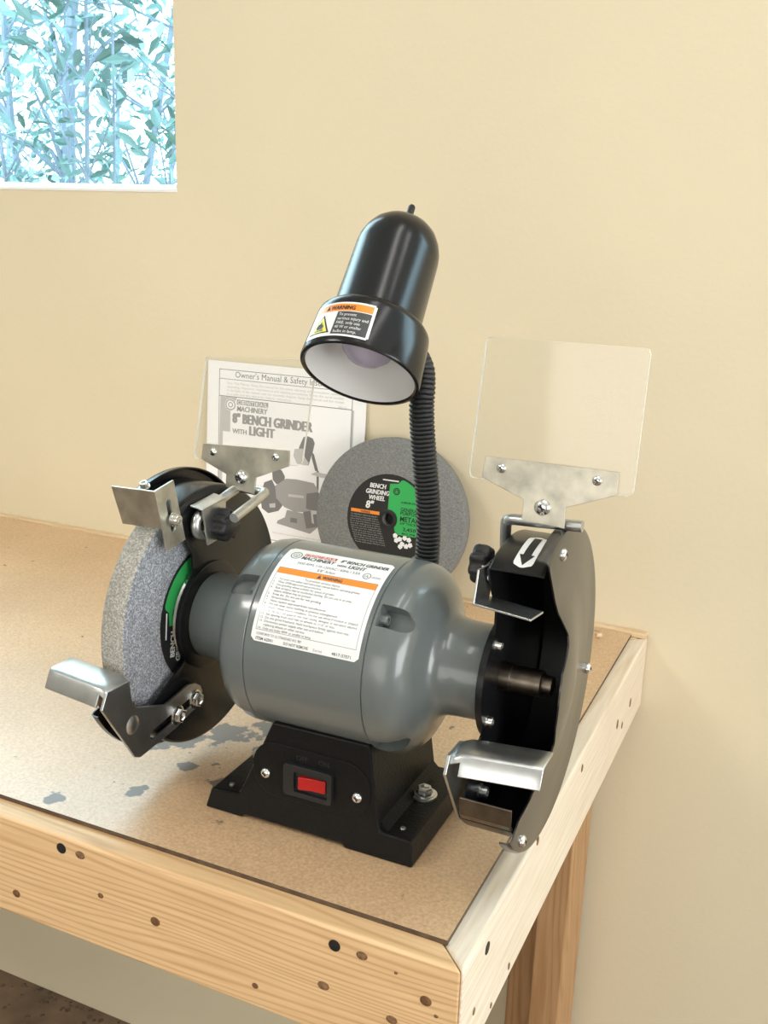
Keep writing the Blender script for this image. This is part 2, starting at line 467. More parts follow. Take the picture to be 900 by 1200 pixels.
# ---------------------------------------------------------------- the room
XL, XR, YF = -2.5, 2.5, -2.9
T = .14
def struct(o): o['kind'] = 'structure'; return o
w = MB()
w.prism([(XL, FLOOR), (XR, FLOOR), (XR, CEIL), (XL, CEIL)], (0, W + T, 0), (1, 0, 0), (0, 0, 1), T,
        holes=[[(x0, WZ0), (x1, WZ0), (x1, WZ1), (x0, WZ1)] for x0, x1 in ((WX0, WX1), (VX0, VX1))])
struct(w.build('wall_back', MT['wall'], smooth=0))
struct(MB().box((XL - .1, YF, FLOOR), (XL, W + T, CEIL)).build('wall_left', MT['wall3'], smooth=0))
struct(MB().box((XR, YF, FLOOR), (XR + .1, W + T, CEIL)).build('wall_right', MT['wall2'], smooth=0))
struct(MB().box((XL - .1, YF - .1, FLOOR), (XR + .1, YF, CEIL)).build('wall_front', MT['wall2'], smooth=0))
struct(MB().box((XL - .1, YF - .1, CEIL), (XR + .1, W + T, CEIL + .08)).build('ceiling', MT['ceiling'], smooth=0))
struct(MB().box((XL - .1, YF - .1, FLOOR - .1), (XR + .1, W + T, FLOOR)).build('floor', MT['concrete'], smooth=0))
# window: sill board, frame and pane set back in the wall
def window(name, xa, xb):
    win = struct(empty(name, ((xa + xb) / 2, W + .1, WZ0)))
    MB().box((xa, W - .0015, WZ0 - .0015), (xb + .001, W + .075, WZ0 + .003)).build('window_sill', MT['white'], win, bevel=.001)
    fr = MB(); yw = W + .075; fw_ = .012
    fr.prism([(xa, WZ0 + .003), (xb, WZ0 + .003), (xb, WZ1), (xa, WZ1)], (0, yw + .05, 0), (1, 0, 0), (0, 0, 1), .05,
             holes=[[(xa + .03, WZ0 + fw_), (xb - .004, WZ0 + fw_), (xb - .004, WZ1 - .03), (xa + .03, WZ1 - .03)]])
    fr.build('window_frame', MT['white'], win, smooth=0)
    MB().box((xa + .03, yw + .02, WZ0 + fw_), (xb - .004, yw + .024, WZ1 - .03)).build('pane', MT['glass'], win, smooth=0)
window('window_1', WX0, WX1); window('window_2', VX0, VX1)

# ---------------------------------------------------------------- garden beyond the window
random.seed(7)
ground = MB(); 
gv = []; gf = []
nx, ny = 24, 16
for j in range(ny + 1):
    for i in range(nx + 1):
        x = -8 + 12 * i / nx; y = W + T + .02 + 9 * j / ny
        gv.append((x, y, FLOOR - .05 + .04 * math.sin(x * 2.1) * math.cos(y * 1.7)))
for j in range(ny):
    for i in range(nx): a = j * (nx + 1) + i; gf.append((a, a + 1, a + nx + 2, a + nx + 1))
ground.add(gv, gf)
tag(struct(ground.build('ground', MT['soil'])), 'pale garden ground outside the window')
def leaf_mesh(name, mat, l, wd):
    mb = MB()
    pts = [(0, 0, 0), (.25 * l, .36 * wd, .05 * l), (.55 * l, .5 * wd, .06 * l), (.82 * l, .3 * wd, .02 * l), (l, 0, -.05 * l), (.82 * l, -.3 * wd, .02 * l), (.55 * l, -.5 * wd, .06 * l), (.25 * l, -.36 * wd, .05 * l), (.5 * l, 0, 0)]
    mb.add(pts, [(0, 8, 1), (1, 8, 2), (2, 8, 3), (3, 8, 4), (4, 8, 5), (5, 8, 6), (6, 8, 7), (7, 8, 0)])
    me = bpy.data.meshes.new(name); me.from_pydata([tuple(p) for p in mb.v], [], mb.f); me.materials.append(mat)
    me.polygons.foreach_set('use_smooth', [True] * len(me.polygons))
    return me
leafs = [leaf_mesh('leaf', MT['leaf'], .085, .030), leaf_mesh('leaf', MT['leaf2'], .075, .028), leaf_mesh('leaf', MT['leaf3'], .07, .026)]
def rnd_rot(): return Matrix.Rotation(random.uniform(0, 6.28), 4, 'Z') @ Matrix.Rotation(random.uniform(-1.0, .9), 4, 'Y') @ Matrix.Rotation(random.uniform(-1.2, 1.2), 4, 'X')
def shrub(name, label, base, stems, nleaf, nstuff, spread, zr, mats):
    root = empty(name, base)
    tag(root, label, 'shrub')
    tips = []
    mb = MB()
    for (x0, y0, x1, y1, z1, r0) in stems:
        pts = []; n = 9
        for k in range(n):
            t = k / (n - 1)
            pts.append(V((x0 + (x1 - x0) * t + .03 * math.sin(5 * t + x0 * 9), y0 + (y1 - y0) * t + .03 * math.cos(4 * t), base[2] + (z1 - base[2]) * t)))
        mb.tube(pts, r0, 7, radii=[r0 * (1 - .6 * k / (n - 1)) for k in range(n)])
        for k in range(3, n):
            for q in range(3):
                d = V((random.uniform(-1, 1), random.uniform(-.6, .6), random.uniform(.1, 1))).normalized() * random.uniform(.15, .45)
                p = pts[k]
                mid = p + d * .5 + V((0, 0, .03)); e = p + d
                mb.tube([p, mid, e], r0 * .22, 5, radii=[r0 * .28, r0 * .2, r0 * .08])
                tips += [mid, e, p + d * .75]
    mb.build('branches', MT['bark'], root)
    tips = [t for t in tips if zr[0] - .3 < t.z < zr[1] + .3]
    for k in range(nleaf):
        t = random.choice(tips)
        o = bpy.data.objects.new('leaf', leafs[random.choice(mats)]); COL.objects.link(o)
        o.matrix_basis = Matrix.Translation(t + V((random.uniform(-.05, .05), random.uniform(-.05, .05), random.uniform(-.05, .05)))) @ rnd_rot() @ Matrix.Scale(random.uniform(.7, 1.25), 4)
        adopt(o, root)
    mb = MB()
    for k in range(nstuff):
        t = random.choice(tips) + V((random.gauss(0, spread), random.gauss(0, spread), random.gauss(0, spread)))
        mm = Matrix.Translation(t) @ rnd_rot() @ Matrix.Scale(random.uniform(.6, 1.2), 4)
        l, wd = .08, .028
        mb.add([mm @ V(p) for p in ((0, 0, 0), (.5 * l, .5 * wd, .04 * l), (l, 0, -.03 * l), (.5 * l, -.5 * wd, .04 * l))], [(0, 1, 2, 3)], random.choice((0, 1)))
    o = mb.build('foliage', [MT['leaf2'], MT['leaf']], root, smooth=0, fix=False); o['kind'] = 'stuff'
    return root
zb = FLOOR - .03
shrub('shrub', 'leafy shrub with slender forked stems close to the window pane', (-1.75, 1.75, zb),
      [(-1.75, 1.75, -1.72, 1.72, 1.05, .012), (-1.72, 1.8, -1.50, 1.85, 1.0, .010), (-1.80, 1.78, -2.15, 1.8, 1.05, .011), (-1.78, 1.8, -1.95, 1.9, 1.0, .009), (-1.70, 1.75, -1.62, 1.7, .95, .008)],
      150, 420, .08, (.4, 1.3), (0, 1, 2))
shrub('tree', 'pale grey trunked small tree behind the shrub outside', (-2.75, 2.6, zb),
      [(-2.62, 2.6, -2.45, 2.6, 1.5, .045), (-2.5, 2.65, -2.1, 2.7, 1.4, .022), (-2.66, 2.6, -2.9, 2.7, 1.4, .025)],
      110, 1500, .16, (.4, 1.9), (0, 1, 1))
shrub('hedge', 'distant pale hedge at the back of the garden', (-4.0, 5.2, zb),
      [(-5.4 + .45 * k, 5.2 + .2 * (k % 2), -5.3 + .45 * k, 5.2, 1.3, .03) for k in range(9)],
      0, 3200, .28, (-.2, 2.6), (1,))
bpy.data.objects['tree']['category'] = 'tree'; bpy.data.objects['hedge']['category'] = 'hedge'

# ---------------------------------------------------------------- workbench
bench = empty('workbench', (-.95, .316, FLOOR))
tag(bench, 'wooden workbench with pine rails and a brown hardboard top against the wall', 'workbench')
BX0 = -1.95; RH = .089; RT = .038
# rails with mitred corners
def rail(name, quad, mat):
    mb = MB()
    P = [V((x, y, z)) for z in (-RH, 0) for x, y in quad]
    mb.add(P, [(3, 2, 1, 0), (4, 5, 6, 7), (0, 1, 5, 4), (1, 2, 6, 5), (2, 3, 7, 6), (3, 0, 4, 7)])
    return mb.build(name, mat, bench, bevel=.003, seg=3)
G = .0004
front_rail = rail('front_rail', [(BX0, 0), (-G, 0), (-RT - G, RT), (BX0 + RT, RT)], MT['rail_front'])
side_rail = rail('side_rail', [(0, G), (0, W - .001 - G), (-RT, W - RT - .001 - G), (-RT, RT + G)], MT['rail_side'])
back_rail = rail('back_rail', [(-G, W - .001), (BX0, W - .001), (BX0 + RT, W - RT - .001), (-RT - G, W - RT - .001)], MT['rail_back'])
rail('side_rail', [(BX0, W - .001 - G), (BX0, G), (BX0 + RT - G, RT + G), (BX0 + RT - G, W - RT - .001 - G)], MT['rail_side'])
BT = .004
hb = MB(); hb.box((BX0 + .018, .0188, .0002), (-.018, W - .012, BT), 0)
o = hb.build('tabletop', [MT['board'], MT['board_edge']], bench, smooth=0)
for p in o.data.polygons: p.material_index = 0 if p.normal.z > .5 else 1
struct(MB().box((BX0, W - .0115, .0002), (-.0005, W - .0002, .0065)).build('bench_back_strip_1', MT['rail_back'], bevel=.001))  # back strip of the bench top, raised to show above the hardboard
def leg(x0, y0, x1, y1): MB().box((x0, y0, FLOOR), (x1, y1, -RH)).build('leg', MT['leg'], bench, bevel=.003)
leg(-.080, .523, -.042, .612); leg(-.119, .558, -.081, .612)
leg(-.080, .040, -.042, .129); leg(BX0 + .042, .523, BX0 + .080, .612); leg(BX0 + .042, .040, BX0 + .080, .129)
def face_disc(name, parent, mat, p, ax, r, ry=1., h=.0006, seg=14):
    mb = MB(); mb.lathe([(-.001, 0), (-.001, r), (h * .4, r), (h, r * .8), (h, 0)], (0, 0, 0), ax, seg)
    for q in mb.v: q.z *= ry
    for q in mb.v: q += V(p)
    return mb.build(name, mat, parent)
for (x, z) in ((-.3273, -.0105), (-.0917, -.013)):
    mb = MB(); mb.lathe([(-.002, 0), (-.002, .0046), (.0004, .0044), (.0006, .0036), (.0006, 0)], (x, 0, z), (0, -1, 0), 18)
    mb.build('screw', MT['black_screw'], front_rail)
for (x, z, r) in ((-.3091, -.0109, .0045), (-.0711, -.0136, .0042), (-.0995, -.0484, .0045), (-.0477, -.0557, .0042), (-.046, -.0177, .0013), (-.0164, -.0403, .0016)):
    face_disc('screw_hole', front_rail, MT['hole'], (x, 0, z), (0, -1, 0), r, .75)
for (x, z, r) in ((-.377, -.0674, .0038), (-.2912, -.0406, .0026), (-.2407, -.0461, .0042), (-.0241, -.0313, .0042), (-.1543, -.0696, .0026)):
    face_disc('knot', front_rail, MT['knot'], (x, 0, z), (0, -1, 0), r, .9)
mb = MB(); mb.lathe([(-.002, 0), (-.002, .0048), (.0004, .0046), (.0006, .0036), (.0006, 0)], (0, .0509, -.0182), (1, 0, 0), 18)
mb.build('screw', MT['black_screw'], side_rail)
for (y, z, r) in ((.1108, -.0772, .0022), (.3154, -.014, .003), (.1693, -.0037, .003), (.0289, -.0528, .0022), (.0697, -.0802, .0018), (.48, -.045, .004), (.51, -.06, .003), (.55, -.05, .004)):
    face_disc('nail_hole', side_rail, MT['hole'], (0, y, z), (1, 0, 0), r, 1.4)

# ---------------------------------------------------------------- bench grinder
gr = empty('bench_grinder', (-.16, .135, BT))
tag(gr, 'grey two-wheel bench grinder with gooseneck lamp, black guards and clear eye shields', 'bench grinder')
AY, AZ, CX = .135, .145, -.155
def mx(x, side): return CX + side * (x - CX)          # side = +1 right, -1 mirrored to the left
def ax_pt(x, deg, r): return V((x, AY - r * math.cos(R(deg)), AZ + r * math.sin(R(deg))))
XA = V((1, 0, 0))

def screw_head(name, p, ax, r, parent, kind='pan', mats=None):
    mb = MB(); ax = V(ax).normalized()
    if kind == 'pan':
        mb.lathe([(-.001, r * .55), (0, r), (r * .25, r * .97), (r * .5, r * .7), (r * .62, r * .3), (r * .62, 0)], p, ax, 16)
        e1 = (V((0, 0, 1)) - ax * ax.z).normalized() if abs(ax.z) < .9 else V((1, 0, 0)); e2 = ax.cross(e1)
        for a, b_ in ((e1, e2), (e2, e1)):
            a2 = (a + b_ * .4).normalized(); b2 = ax.cross(a2)
            q = V(p) + ax * r * .56
            mb.add([q + a2 * r * .45 * s1 + b2 * r * .1 * s2 + ax * h for h in (0, r * .09) for s1, s2 in ((-1, -1), (1, -1), (1, 1), (-1, 1))],
                   [(0, 1, 2, 3), (4, 5, 6, 7), (0, 1, 5, 4), (1, 2, 6, 5), (2, 3, 7, 6), (3, 0, 4, 7)], 1)
    elif kind == 'hex':
        mb.lathe([(0, 0), (0, r * 1.35), (r * .18, r * 1.35), (r * .22, r * 1.1)], p, ax, 22)
        mb.lathe([(r * .15, r), (r * .85, r), (r * .98, r * .86), (r * .98, r * .62), (r * .72, r * .5), (r * .72, 0)], p, ax, 6)
    elif kind == 'socket':
        mb.lathe([(0, 0), (0, r * 1.3), (r * .2, r * 1.3), (r * .22, r), (r * 1.2, r), (r * 1.35, r * .9), (r * 1.35, r * .55), (r * .9, r * .5), (r * .9, 0)], p, ax, 20)
    return mb.build(name, mats or [MT['bright'], MT['slot']], parent, smooth=40)

# --- motor: drum and two end bells with screw pockets
S2 = -.107
mb = MB()
mb.lathe([(mx(S2, -1) + .0003, 0), (mx(S2, -1) + .0003, .0722), (mx(S2, -1) + .0008, .0729), (S2 - .0008, .0729), (S2 - .0003, .0722), (S2 - .0003, 0)], (0, AY, AZ), XA, 96)
motor = mb.build('motor_housing', MT['grey'], gr)
MB().lathe([(mx(S2, -1) - .002, .0721), (S2 + .002, .0721)], (0, AY, AZ), XA, 96).build('seam', MT['seam'], motor)
bell = [(S2 + .0003, 0), (S2 + .0003, .0722), (S2 + .0008, .0729), (-.098, .0728), (-.0905, .0712), (-.0845, .0678), (-.0798, .0625), (-.0765, .056), (-.074, .049), (-.0715, .043), (-.068, .0388), (-.0625, .0366), (-.055, .0358), (-.034, .0352), (-.033, .0345), (-.033, 0)]
for side in (1, -1):
    mb = MB(); mb.lathe([(mx(x, side), r) for x, r in bell], (0, AY, AZ), XA, 96)
    eb = mb.build('end_bell', MT['grey'], motor)
    cut = []
    angs = (44, 134, -44, -134) if side > 0 else (47, 137, -47, -137)
    for a in angs:
        rad = ax_pt(0, a, 1) - ax_pt(0, a, 0); tan = rad.cross(XA)
        c = MB(); x0 = .1035
        out = [(-.1042, -.0085), (-.0885, -.0085)] + [(-.0885 + .0090 * math.sin(R(t)), -.0085 * math.cos(R(t))) for t in range(15, 180, 15)] + [(-.0885, .0085), (-.1042, .0085)]
        c.prism([(side * (x - CX), y) for x, y in out][::side], V((CX, AY, AZ)) + rad * .0595, XA, tan, .03)
        cut.append(c.build('cutter', MT['grey'], smooth=0))
        if a not in (134, -134, 137, -137):
            screw_head('screw', V((mx(-.1042, side), AY, AZ)) + rad * .0645, XA * side, .0040, motor, 'socket', [MT['grey']])
    boolean(eb, cut)
# --- rating label wrapped on the drum
LX0, LX1, TH0, RL = -.1975, -.1105, 15.5, .0731
LH = RL * R(67)
def on_drum(u, t, lift):        # u from the left edge, t from the top edge, metres
    th = TH0 + math.degrees((LH - t) / RL)
    return ax_pt(LX0 + u, th, RL + lift)
lw = LX1 - LX0
mb = MB()
out = rrect(0, 0, lw, LH, .003)
vs, fs = [], []
nn = 30
for k in range(nn + 1):
    t = LH * k / nn
    ins = 0
    for e in (t, LH - t):
        if e < .003: ins = .003 - math.sqrt(max(0, .003 ** 2 - (.003 - e) ** 2))
    vs += [on_drum(ins, t, .00012), on_drum(lw - ins, t, .00012)]
    if k: a = 2 * k; fs.append((a - 2, a - 1, a + 1, a))
mb.add(vs, fs)
lab = mb.build('rating_label', MT['sticker'], gr, fix=False)
P_ = Print(lambda u, t, l: on_drum(u * .001, -t * .001, .00012 + l))
Lw, Lh = lw * 1000, LH * 1000
# header
P_.ring(9, -9.5, 4.6, .8, 3, ry=4.6); P_.ring(9, -9.5, 2.6, .5, 3)
P_.text('G', 7.9, -10.8, 3.2, 3, bold=.02)
for k, ch in enumerate('CENTRAL'):
    P_.rect(15 + 3.9 * k, -8.6, 18.4 + 3.9 * k, -5.0, 2); P_.text(ch, 15.5 + 3.9 * k, -8.2, 4.0, 4, lift=.0002, bold=.01, width=2.3)
P_.text('MACHINERY', 14.3, -13.2, 5.4, 0, bold=.012, heavy=.03, shear=.15, width=28)
P_.text('8" BENCH GRINDER', 45.5, -8.8, 5.2, 0, bold=.012, heavy=.03, shear=.15, width=38.5)
P_.text('WITH', 45, -14.2, 3.2, 0, bold=.012, heavy=.03, width=7.5); P_.text('LIGHT', 54, -14.3, 5.4, 0, bold=.012, heavy=.03, shear=.15, width=14)
P_.text('3450 RPM, 110-120VAC / 60Hz / 3.5A', 14, -19.2, 3.7, 0, width=52)
P_.text('5/8" Arbor', 33, -23.6, 3.7, 0, width=15)
P_.ring(72, -19, 3.2, .55, 0); P_.text('UL', 70.2, -20.2, 3.0, 0, bold=.02, width=3.4); P_.text('LISTED', 76, -20.2, 2.2, 0, width=7)
# warning bar and the text box
P_.rect(3, -31, Lw - 3, -25.2, 1, n=4)
P_.frame(3, -77, Lw - 3, -25.2, .25, 0, .00014, n=16)
P_.poly([(36, -30), (39.6, -30), (37.8, -26.4)], 0, .0002); P_.text('WARNING', 40.6, -29.8, 4.0, 0, .0002, bold=.012, heavy=.03, width=16)
P_.text('To prevent serious injury:', 28, -34.2, 2.7, 0, width=29)
rows = [('1.', 'For your own safety read instruction manual before operating grinder.', 66), ('2.', 'Wear ANSI-approved eye protection.', 36), ('3.', 'Use grinding wheel suitable for speed of grinder.', 48),
        ('4.', 'Risk of injury due to accidental starting. Do not use in an area', 62), ('', 'where children may be present.', 31), ('5.', 'Keep dry. Do not use for wet grinding.', 40), ('6.', 'Ground before use.', 20),
        ('7.', 'Have repairs approved from manufacturer.', 46), ('8.', 'Do not wear loose clothing to prevent entanglement.', 56), ('9.', 'Inspect wheel before installation. Do not use wheel if cracked or chipped.', 73),
        ('10.', 'Do not use if any guard or tool shaft missing, damaged, or improperly adjusted.', 76), ('11.', 'Set spacing from tool rest to wheels to 1/16" or less.', 56), ('12.', 'Do not grind freehand. Hold workpiece firmly against tool rest.', 68),
        ('13.', 'Disconnect power supply after use and before', 48), ('', 'replacing wheels or other service.', 34), ('14.', 'Only use bulbs 40W or smaller in lamp.', 40)]
for k, (n_, s_, wd) in enumerate(rows):
    y = -36.9 - 2.62 * k
    if n_: P_.text(n_, 4.2, y, 2.3, 0)
    P_.text(s_, 8.2, y, 2.5, 0, width=min(wd, 73))
P_.text('CONFORMS TO UL STANDARD NO. 987', 4, -80.6, 2.7, 0, width=37)
P_.text('ITEM 62501', 4, -84.2, 3.0, 0, bold=.015, width=14); P_.text('DO NOT REMOVE', 27, -84.2, 3.0, 0, bold=.01, width=20); P_.text('Serial', 51, -84.2, 2.8, 5, width=7)
P_.text('4817-37071', 66, -84.0, 3.1, 0, bold=.01, width=15)
P_.build('lettering', [MT['ink_soft'], MT['orange'], MT['red'], MT['ink_mid'], MT['sticker'], MT['ink_grey']], lab)

# --- cast base
mb = MB()
prof = [(-.250, BT), (-.216, BT), (-.213, BT + .003), (-.128, BT + .003), (-.125, BT), (-.0695, BT), (-.0712, .0262), (-.0965, .0268), (-.1065, .0945), (-.1880, .0935), (-.2180, .0250), (-.2440, .0225)]
FY, BY = .0795, .1905
mb.prism(prof, (0, BY, 0), (1, 0, 0), (0, 0, 1), BY - FY)
base = mb.build('cast_base', MT['cast'], gr, bevel=.0022, seg=3)
# inner ribs where the pedestal meets the feet
mb = MB(); mb.prism([(-.0975, .0262), (-.0905, .0262), (-.0985, .034)], (0, BY - .004, 0), (1, 0, 0), (0, 0, 1), BY - FY - .008); mb.build('fillet', MT['cast'], base)
# switch plate on the pedestal front
def on_front(x, z, l): return V((x, FY - l, z))
plate = MB(); plate.prism(rrect(-.204, .0325, -.1045, .0775, .020, 6), (0, FY + .0006, 0), (1, 0, 0), (0, 0, 1), .0016)
plate.build('switch_plate', MT['cast'], base, bevel=.0006)
bz = MB(); bz.prism(rrect(-.1755, .0395, -.1345, .0655, .003, 3), (0, FY - .0006, 0), (1, 0, 0), (0, 0, 1), .0042, holes=[rrect(-.1665, .0435, -.1380, .0605, .0015, 3)[::-1]])
bz.build('switch_bezel', MT['rubber'], base, bevel=.0008)
MB().box((-.1668, FY - .0012, .0432), (-.1378, FY - .0002, .0608)).build('switch_well', MT['slot'], base)
rk = MB()
x0, x1, z0, z1 = -.1622, -.1404, .0466, .0570; xm = (x0 + x1) / 2
yb, ylo, yhi = FY - .001, FY - .0026, FY - .0058
P = []
for z in (z0, z1): P += [V((x0, yb, z)), V((x0, yhi, z)), V((xm, ylo - .0006, z)), V((x1, ylo, z)), V((x1, yb, z))]
rk.add(P, [(0, 1, 2, 3, 4), (5, 6, 7, 8, 9)[::-1], (0, 1, 6, 5), (1, 2, 7, 6), (2, 3, 8, 7), (3, 4, 9, 8)])
tag(rk.build('rocker_switch', MT['rocker'], base, bevel=.0006, smooth=20), 'red rocker switch')
pr = Print(on_front); pr.text('OFF', -.1665, .0685, .0058, 0, .0012, bold=.02); pr.text('ON', -.1475, .0690, .0058, 0, .0012, bold=.02)
pr.build('lettering', [MT['rubber']], base)
screw_head('screw', (-.1929, FY - .001, .0502), (0, -1, 0), .0042, base)
screw_head('screw', (-.1149, FY - .001, .0507), (0, -1, 0), .0042, base)
for x, y in ((-.2303, .089), (-.0831, .0923)):
    face_disc('pin', base, MT['steel'], (x, y, .0245 if x < -.15 else .0266), (0, 0, 1), .0022, 1, .001)
for x, z in ((-.0868, .0266), (-.2320, .0245)):
    wm = MB(); wm.lathe([(-.001, 0), (-.001, .0105), (.0014, .0105), (.0016, .0095), (.0016, 0)], (x, .1425, z), (0, 0, 1), 28)
    wm.build('washer', MT['steel'], base)
    screw_head('anchor_bolt', (x, .1425, z + .0012), (0.05, 0, 1), .0062, base, 'hex', [MT['steel']])

# --- wheel guards: drum housing and outer cover, cut open at the front
def wedge(pts, x0, x1):
    mb = MB(); mb.prism(pts, (x0, 0, 0), (0, 1, 0), (0, 0, 1), x1 - x0); return mb.build('cutter', MT['black'], smooth=0)
def arc_pts(a0, a1, r, n):
    return [(AY - r * math.cos(R(a0 + (a1 - a0) * k / n)), AZ + r * math.sin(R(a0 + (a1 - a0) * k / n))) for k in range(n + 1)]
GI, GO = -.0295, .0125
guards = []
for side in (1, -1):
    X = lambda x: mx(x, side)
    hous = [(X(GI), 0), (X(GI), .1045), (X(GI + .0015), .1068), (X(GI + .003), .1075), (X(GO - .003), .1075), (X(GO - .003), .1060), (X(GI + .003), .1060), (X(GI + .0017), .1050), (X(GI + .0016), 0)]
    mb = MB(); mb.lathe(hous, (0, AY, AZ), XA, 120)
    g = mb.build('guard_housing', MT['black'], gr)
    bot = -43 if side > 0 else -31
    f = arc_pts(64, bot, .20, 10)
    inner_cut = [(AY - .100 * math.cos(R(64)), AZ + .100 * math.sin(R(64))), (.1125, .2027), (.1130, .184)] + arc_pts(60, -40, .0455, 12) + [(.094, .113), (AY - .1 * math.cos(R(bot)), AZ + .1 * math.sin(R(bot)))] + f[::-1]
    boolean(g, [wedge(inner_cut, min(X(GI - .02), X(GO + .03)), max(X(GI - .02), X(GO + .03)))])
    guards.append(g)
    cov = [(X(GO + .0085), 0), (X(GO + .0082), .020), (X(GO + .0050), .042), (X(GO + .0008), .062), (X(GO), .076), (X(GO), .1125), (X(GO - .0012), .1158), (X(GO - .0035), .1172), (X(GO - .0085), .1174),
           (X(GO - .0085), .1162), (X(GO - .0035), .1160), (X(GO - .0018), .1148), (X(GO - .0012), .112), (X(GO - .0012), .076), (X(GO - .0004), .062), (X(GO + .0038), .042), (X(GO + .0070), .020), (X(GO + .0073), 0)]
    mb = MB(); mb.lathe(cov, (0, AY, AZ), XA, 120)
    c = mb.build('guard_cover', MT['cover'] if side > 0 else MT['black'], g)
    f = arc_pts(66, -45 if side > 0 else -29, .20, 10)
    edge = [(.0880, .2500), (.0925, .2436), (.1379, .1837), (.1375, .178), (.1290, .1700), (.1195, .1624), (.1155, .152), (.1145, .1412), (.1165, .122), (.1225, .108), (.1215, .099), (.1102, .0870), (.088, .0800), (.0615, .0778), (.0545, .0735), (.044, .0650)]
    if side < 0: edge = edge[:-3] + [(.066, .0850), (.042, .0900), (.018, .0860)]
    boolean(c, [wedge(edge + f[::-1], min(X(GI + .01), X(GO + .05)), max(X(GI + .01), X(GO + .05)))])
    # ring flange on the neck
    mb = MB(); mb.lathe([(X(GI - .0036), .034), (X(GI - .0036), .044), (X(GI - .003), .045), (X(GI), .045), (X(GI + .0018), .045), (X(GI + .0018), .012)], (0, AY, AZ), XA, 60)
    mb.build('flange', MT['black'], g)
    for a, r in ((57, .0385), (-35, .0385)):
        screw_head('screw', ax_pt(X(GI + .0018), a, r), XA * side, .0038, g, 'socket')
    for (y, z) in ((.1230, .2472), (.2380, .1185), (.0735, .0560)):
        if side > 0 or y > .2: screw_head('screw', (X(GO), y, z), XA * side, .0045, g)
# rotation arrow sticker on the right guard
g = guards[0]
def on_rim(u, a, l): return ax_pt(u, a, .1076 + l)
st = Print(on_rim)
seg = 8
def capsule(u0, u1, a0, a1, r):   # r in metres, angles in degrees
    k = .1076; ra = math.degrees(r / k); o_ = []
    for (cu, ca, t0) in ((u1 - r, a1 - ra, 0), (u0 + r, a1 - ra, 90), (u0 + r, a0 + ra, 180), (u1 - r, a0 + ra, 270)):
        for q in range(5): t = R(t0 + 22.5 * q); o_.append((cu + r * math.cos(t), ca + ra * math.sin(t)))
    return o_
A0, A1 = 66.5, 90.
mb_ = MB()
for k in range(16):
    a = A0 + (A1 - A0) * k / 16; b_ = A0 + (A1 - A0) * (k + 1) / 16
    def hw(t):
        d = min(t - A0, A1 - t) * R(1) * .1076; rr = .0055
        return .0068 if d > rr else .0068 - rr + math.sqrt(max(0, rr * rr - (rr - d) ** 2))
    xc = -.0072
    st.mb.add([on_rim(xc - hw(a), a, .0002), on_rim(xc + hw(a), a, .0002), on_rim(xc + hw(b_), b_, .0002), on_rim(xc - hw(b_), b_, .0002)], [(0, 1, 2, 3)], 0)
for k in range(10):
    a = 73.5 + 14.5 * k / 10; b_ = 73.5 + 14.5 * (k + 1) / 10
    st.mb.add([on_rim(-.0100, a, .0004), on_rim(-.0044, a, .0004), on_rim(-.0044, b_, .0004), on_rim(-.0100, b_, .0004)], [(0, 1, 2, 3)], 1)
st.mb.add([on_rim(-.0125, 74, .0004), on_rim(-.0019, 74, .0004), on_rim(-.0072, 67.6, .0004)], [(0, 1, 2)], 1)
st.build('arrow_sticker', [MT['sticker'], MT['label_black']], g)
# bare arbor on the right
mb = MB()
mb.lathe([(-.031, .0104), (-.020, .0104), (-.0195, .0098), (.0025, .0098), (.0032, .0088), (.0032, .0066), (.0050, .0066), (.0050, .0070), (.0100, .0070), (.0108, .0055), (.0108, 0)], (0, AY, AZ), XA, 32)
mb.build('arbor_shaft', MT['dark_steel'], gr)

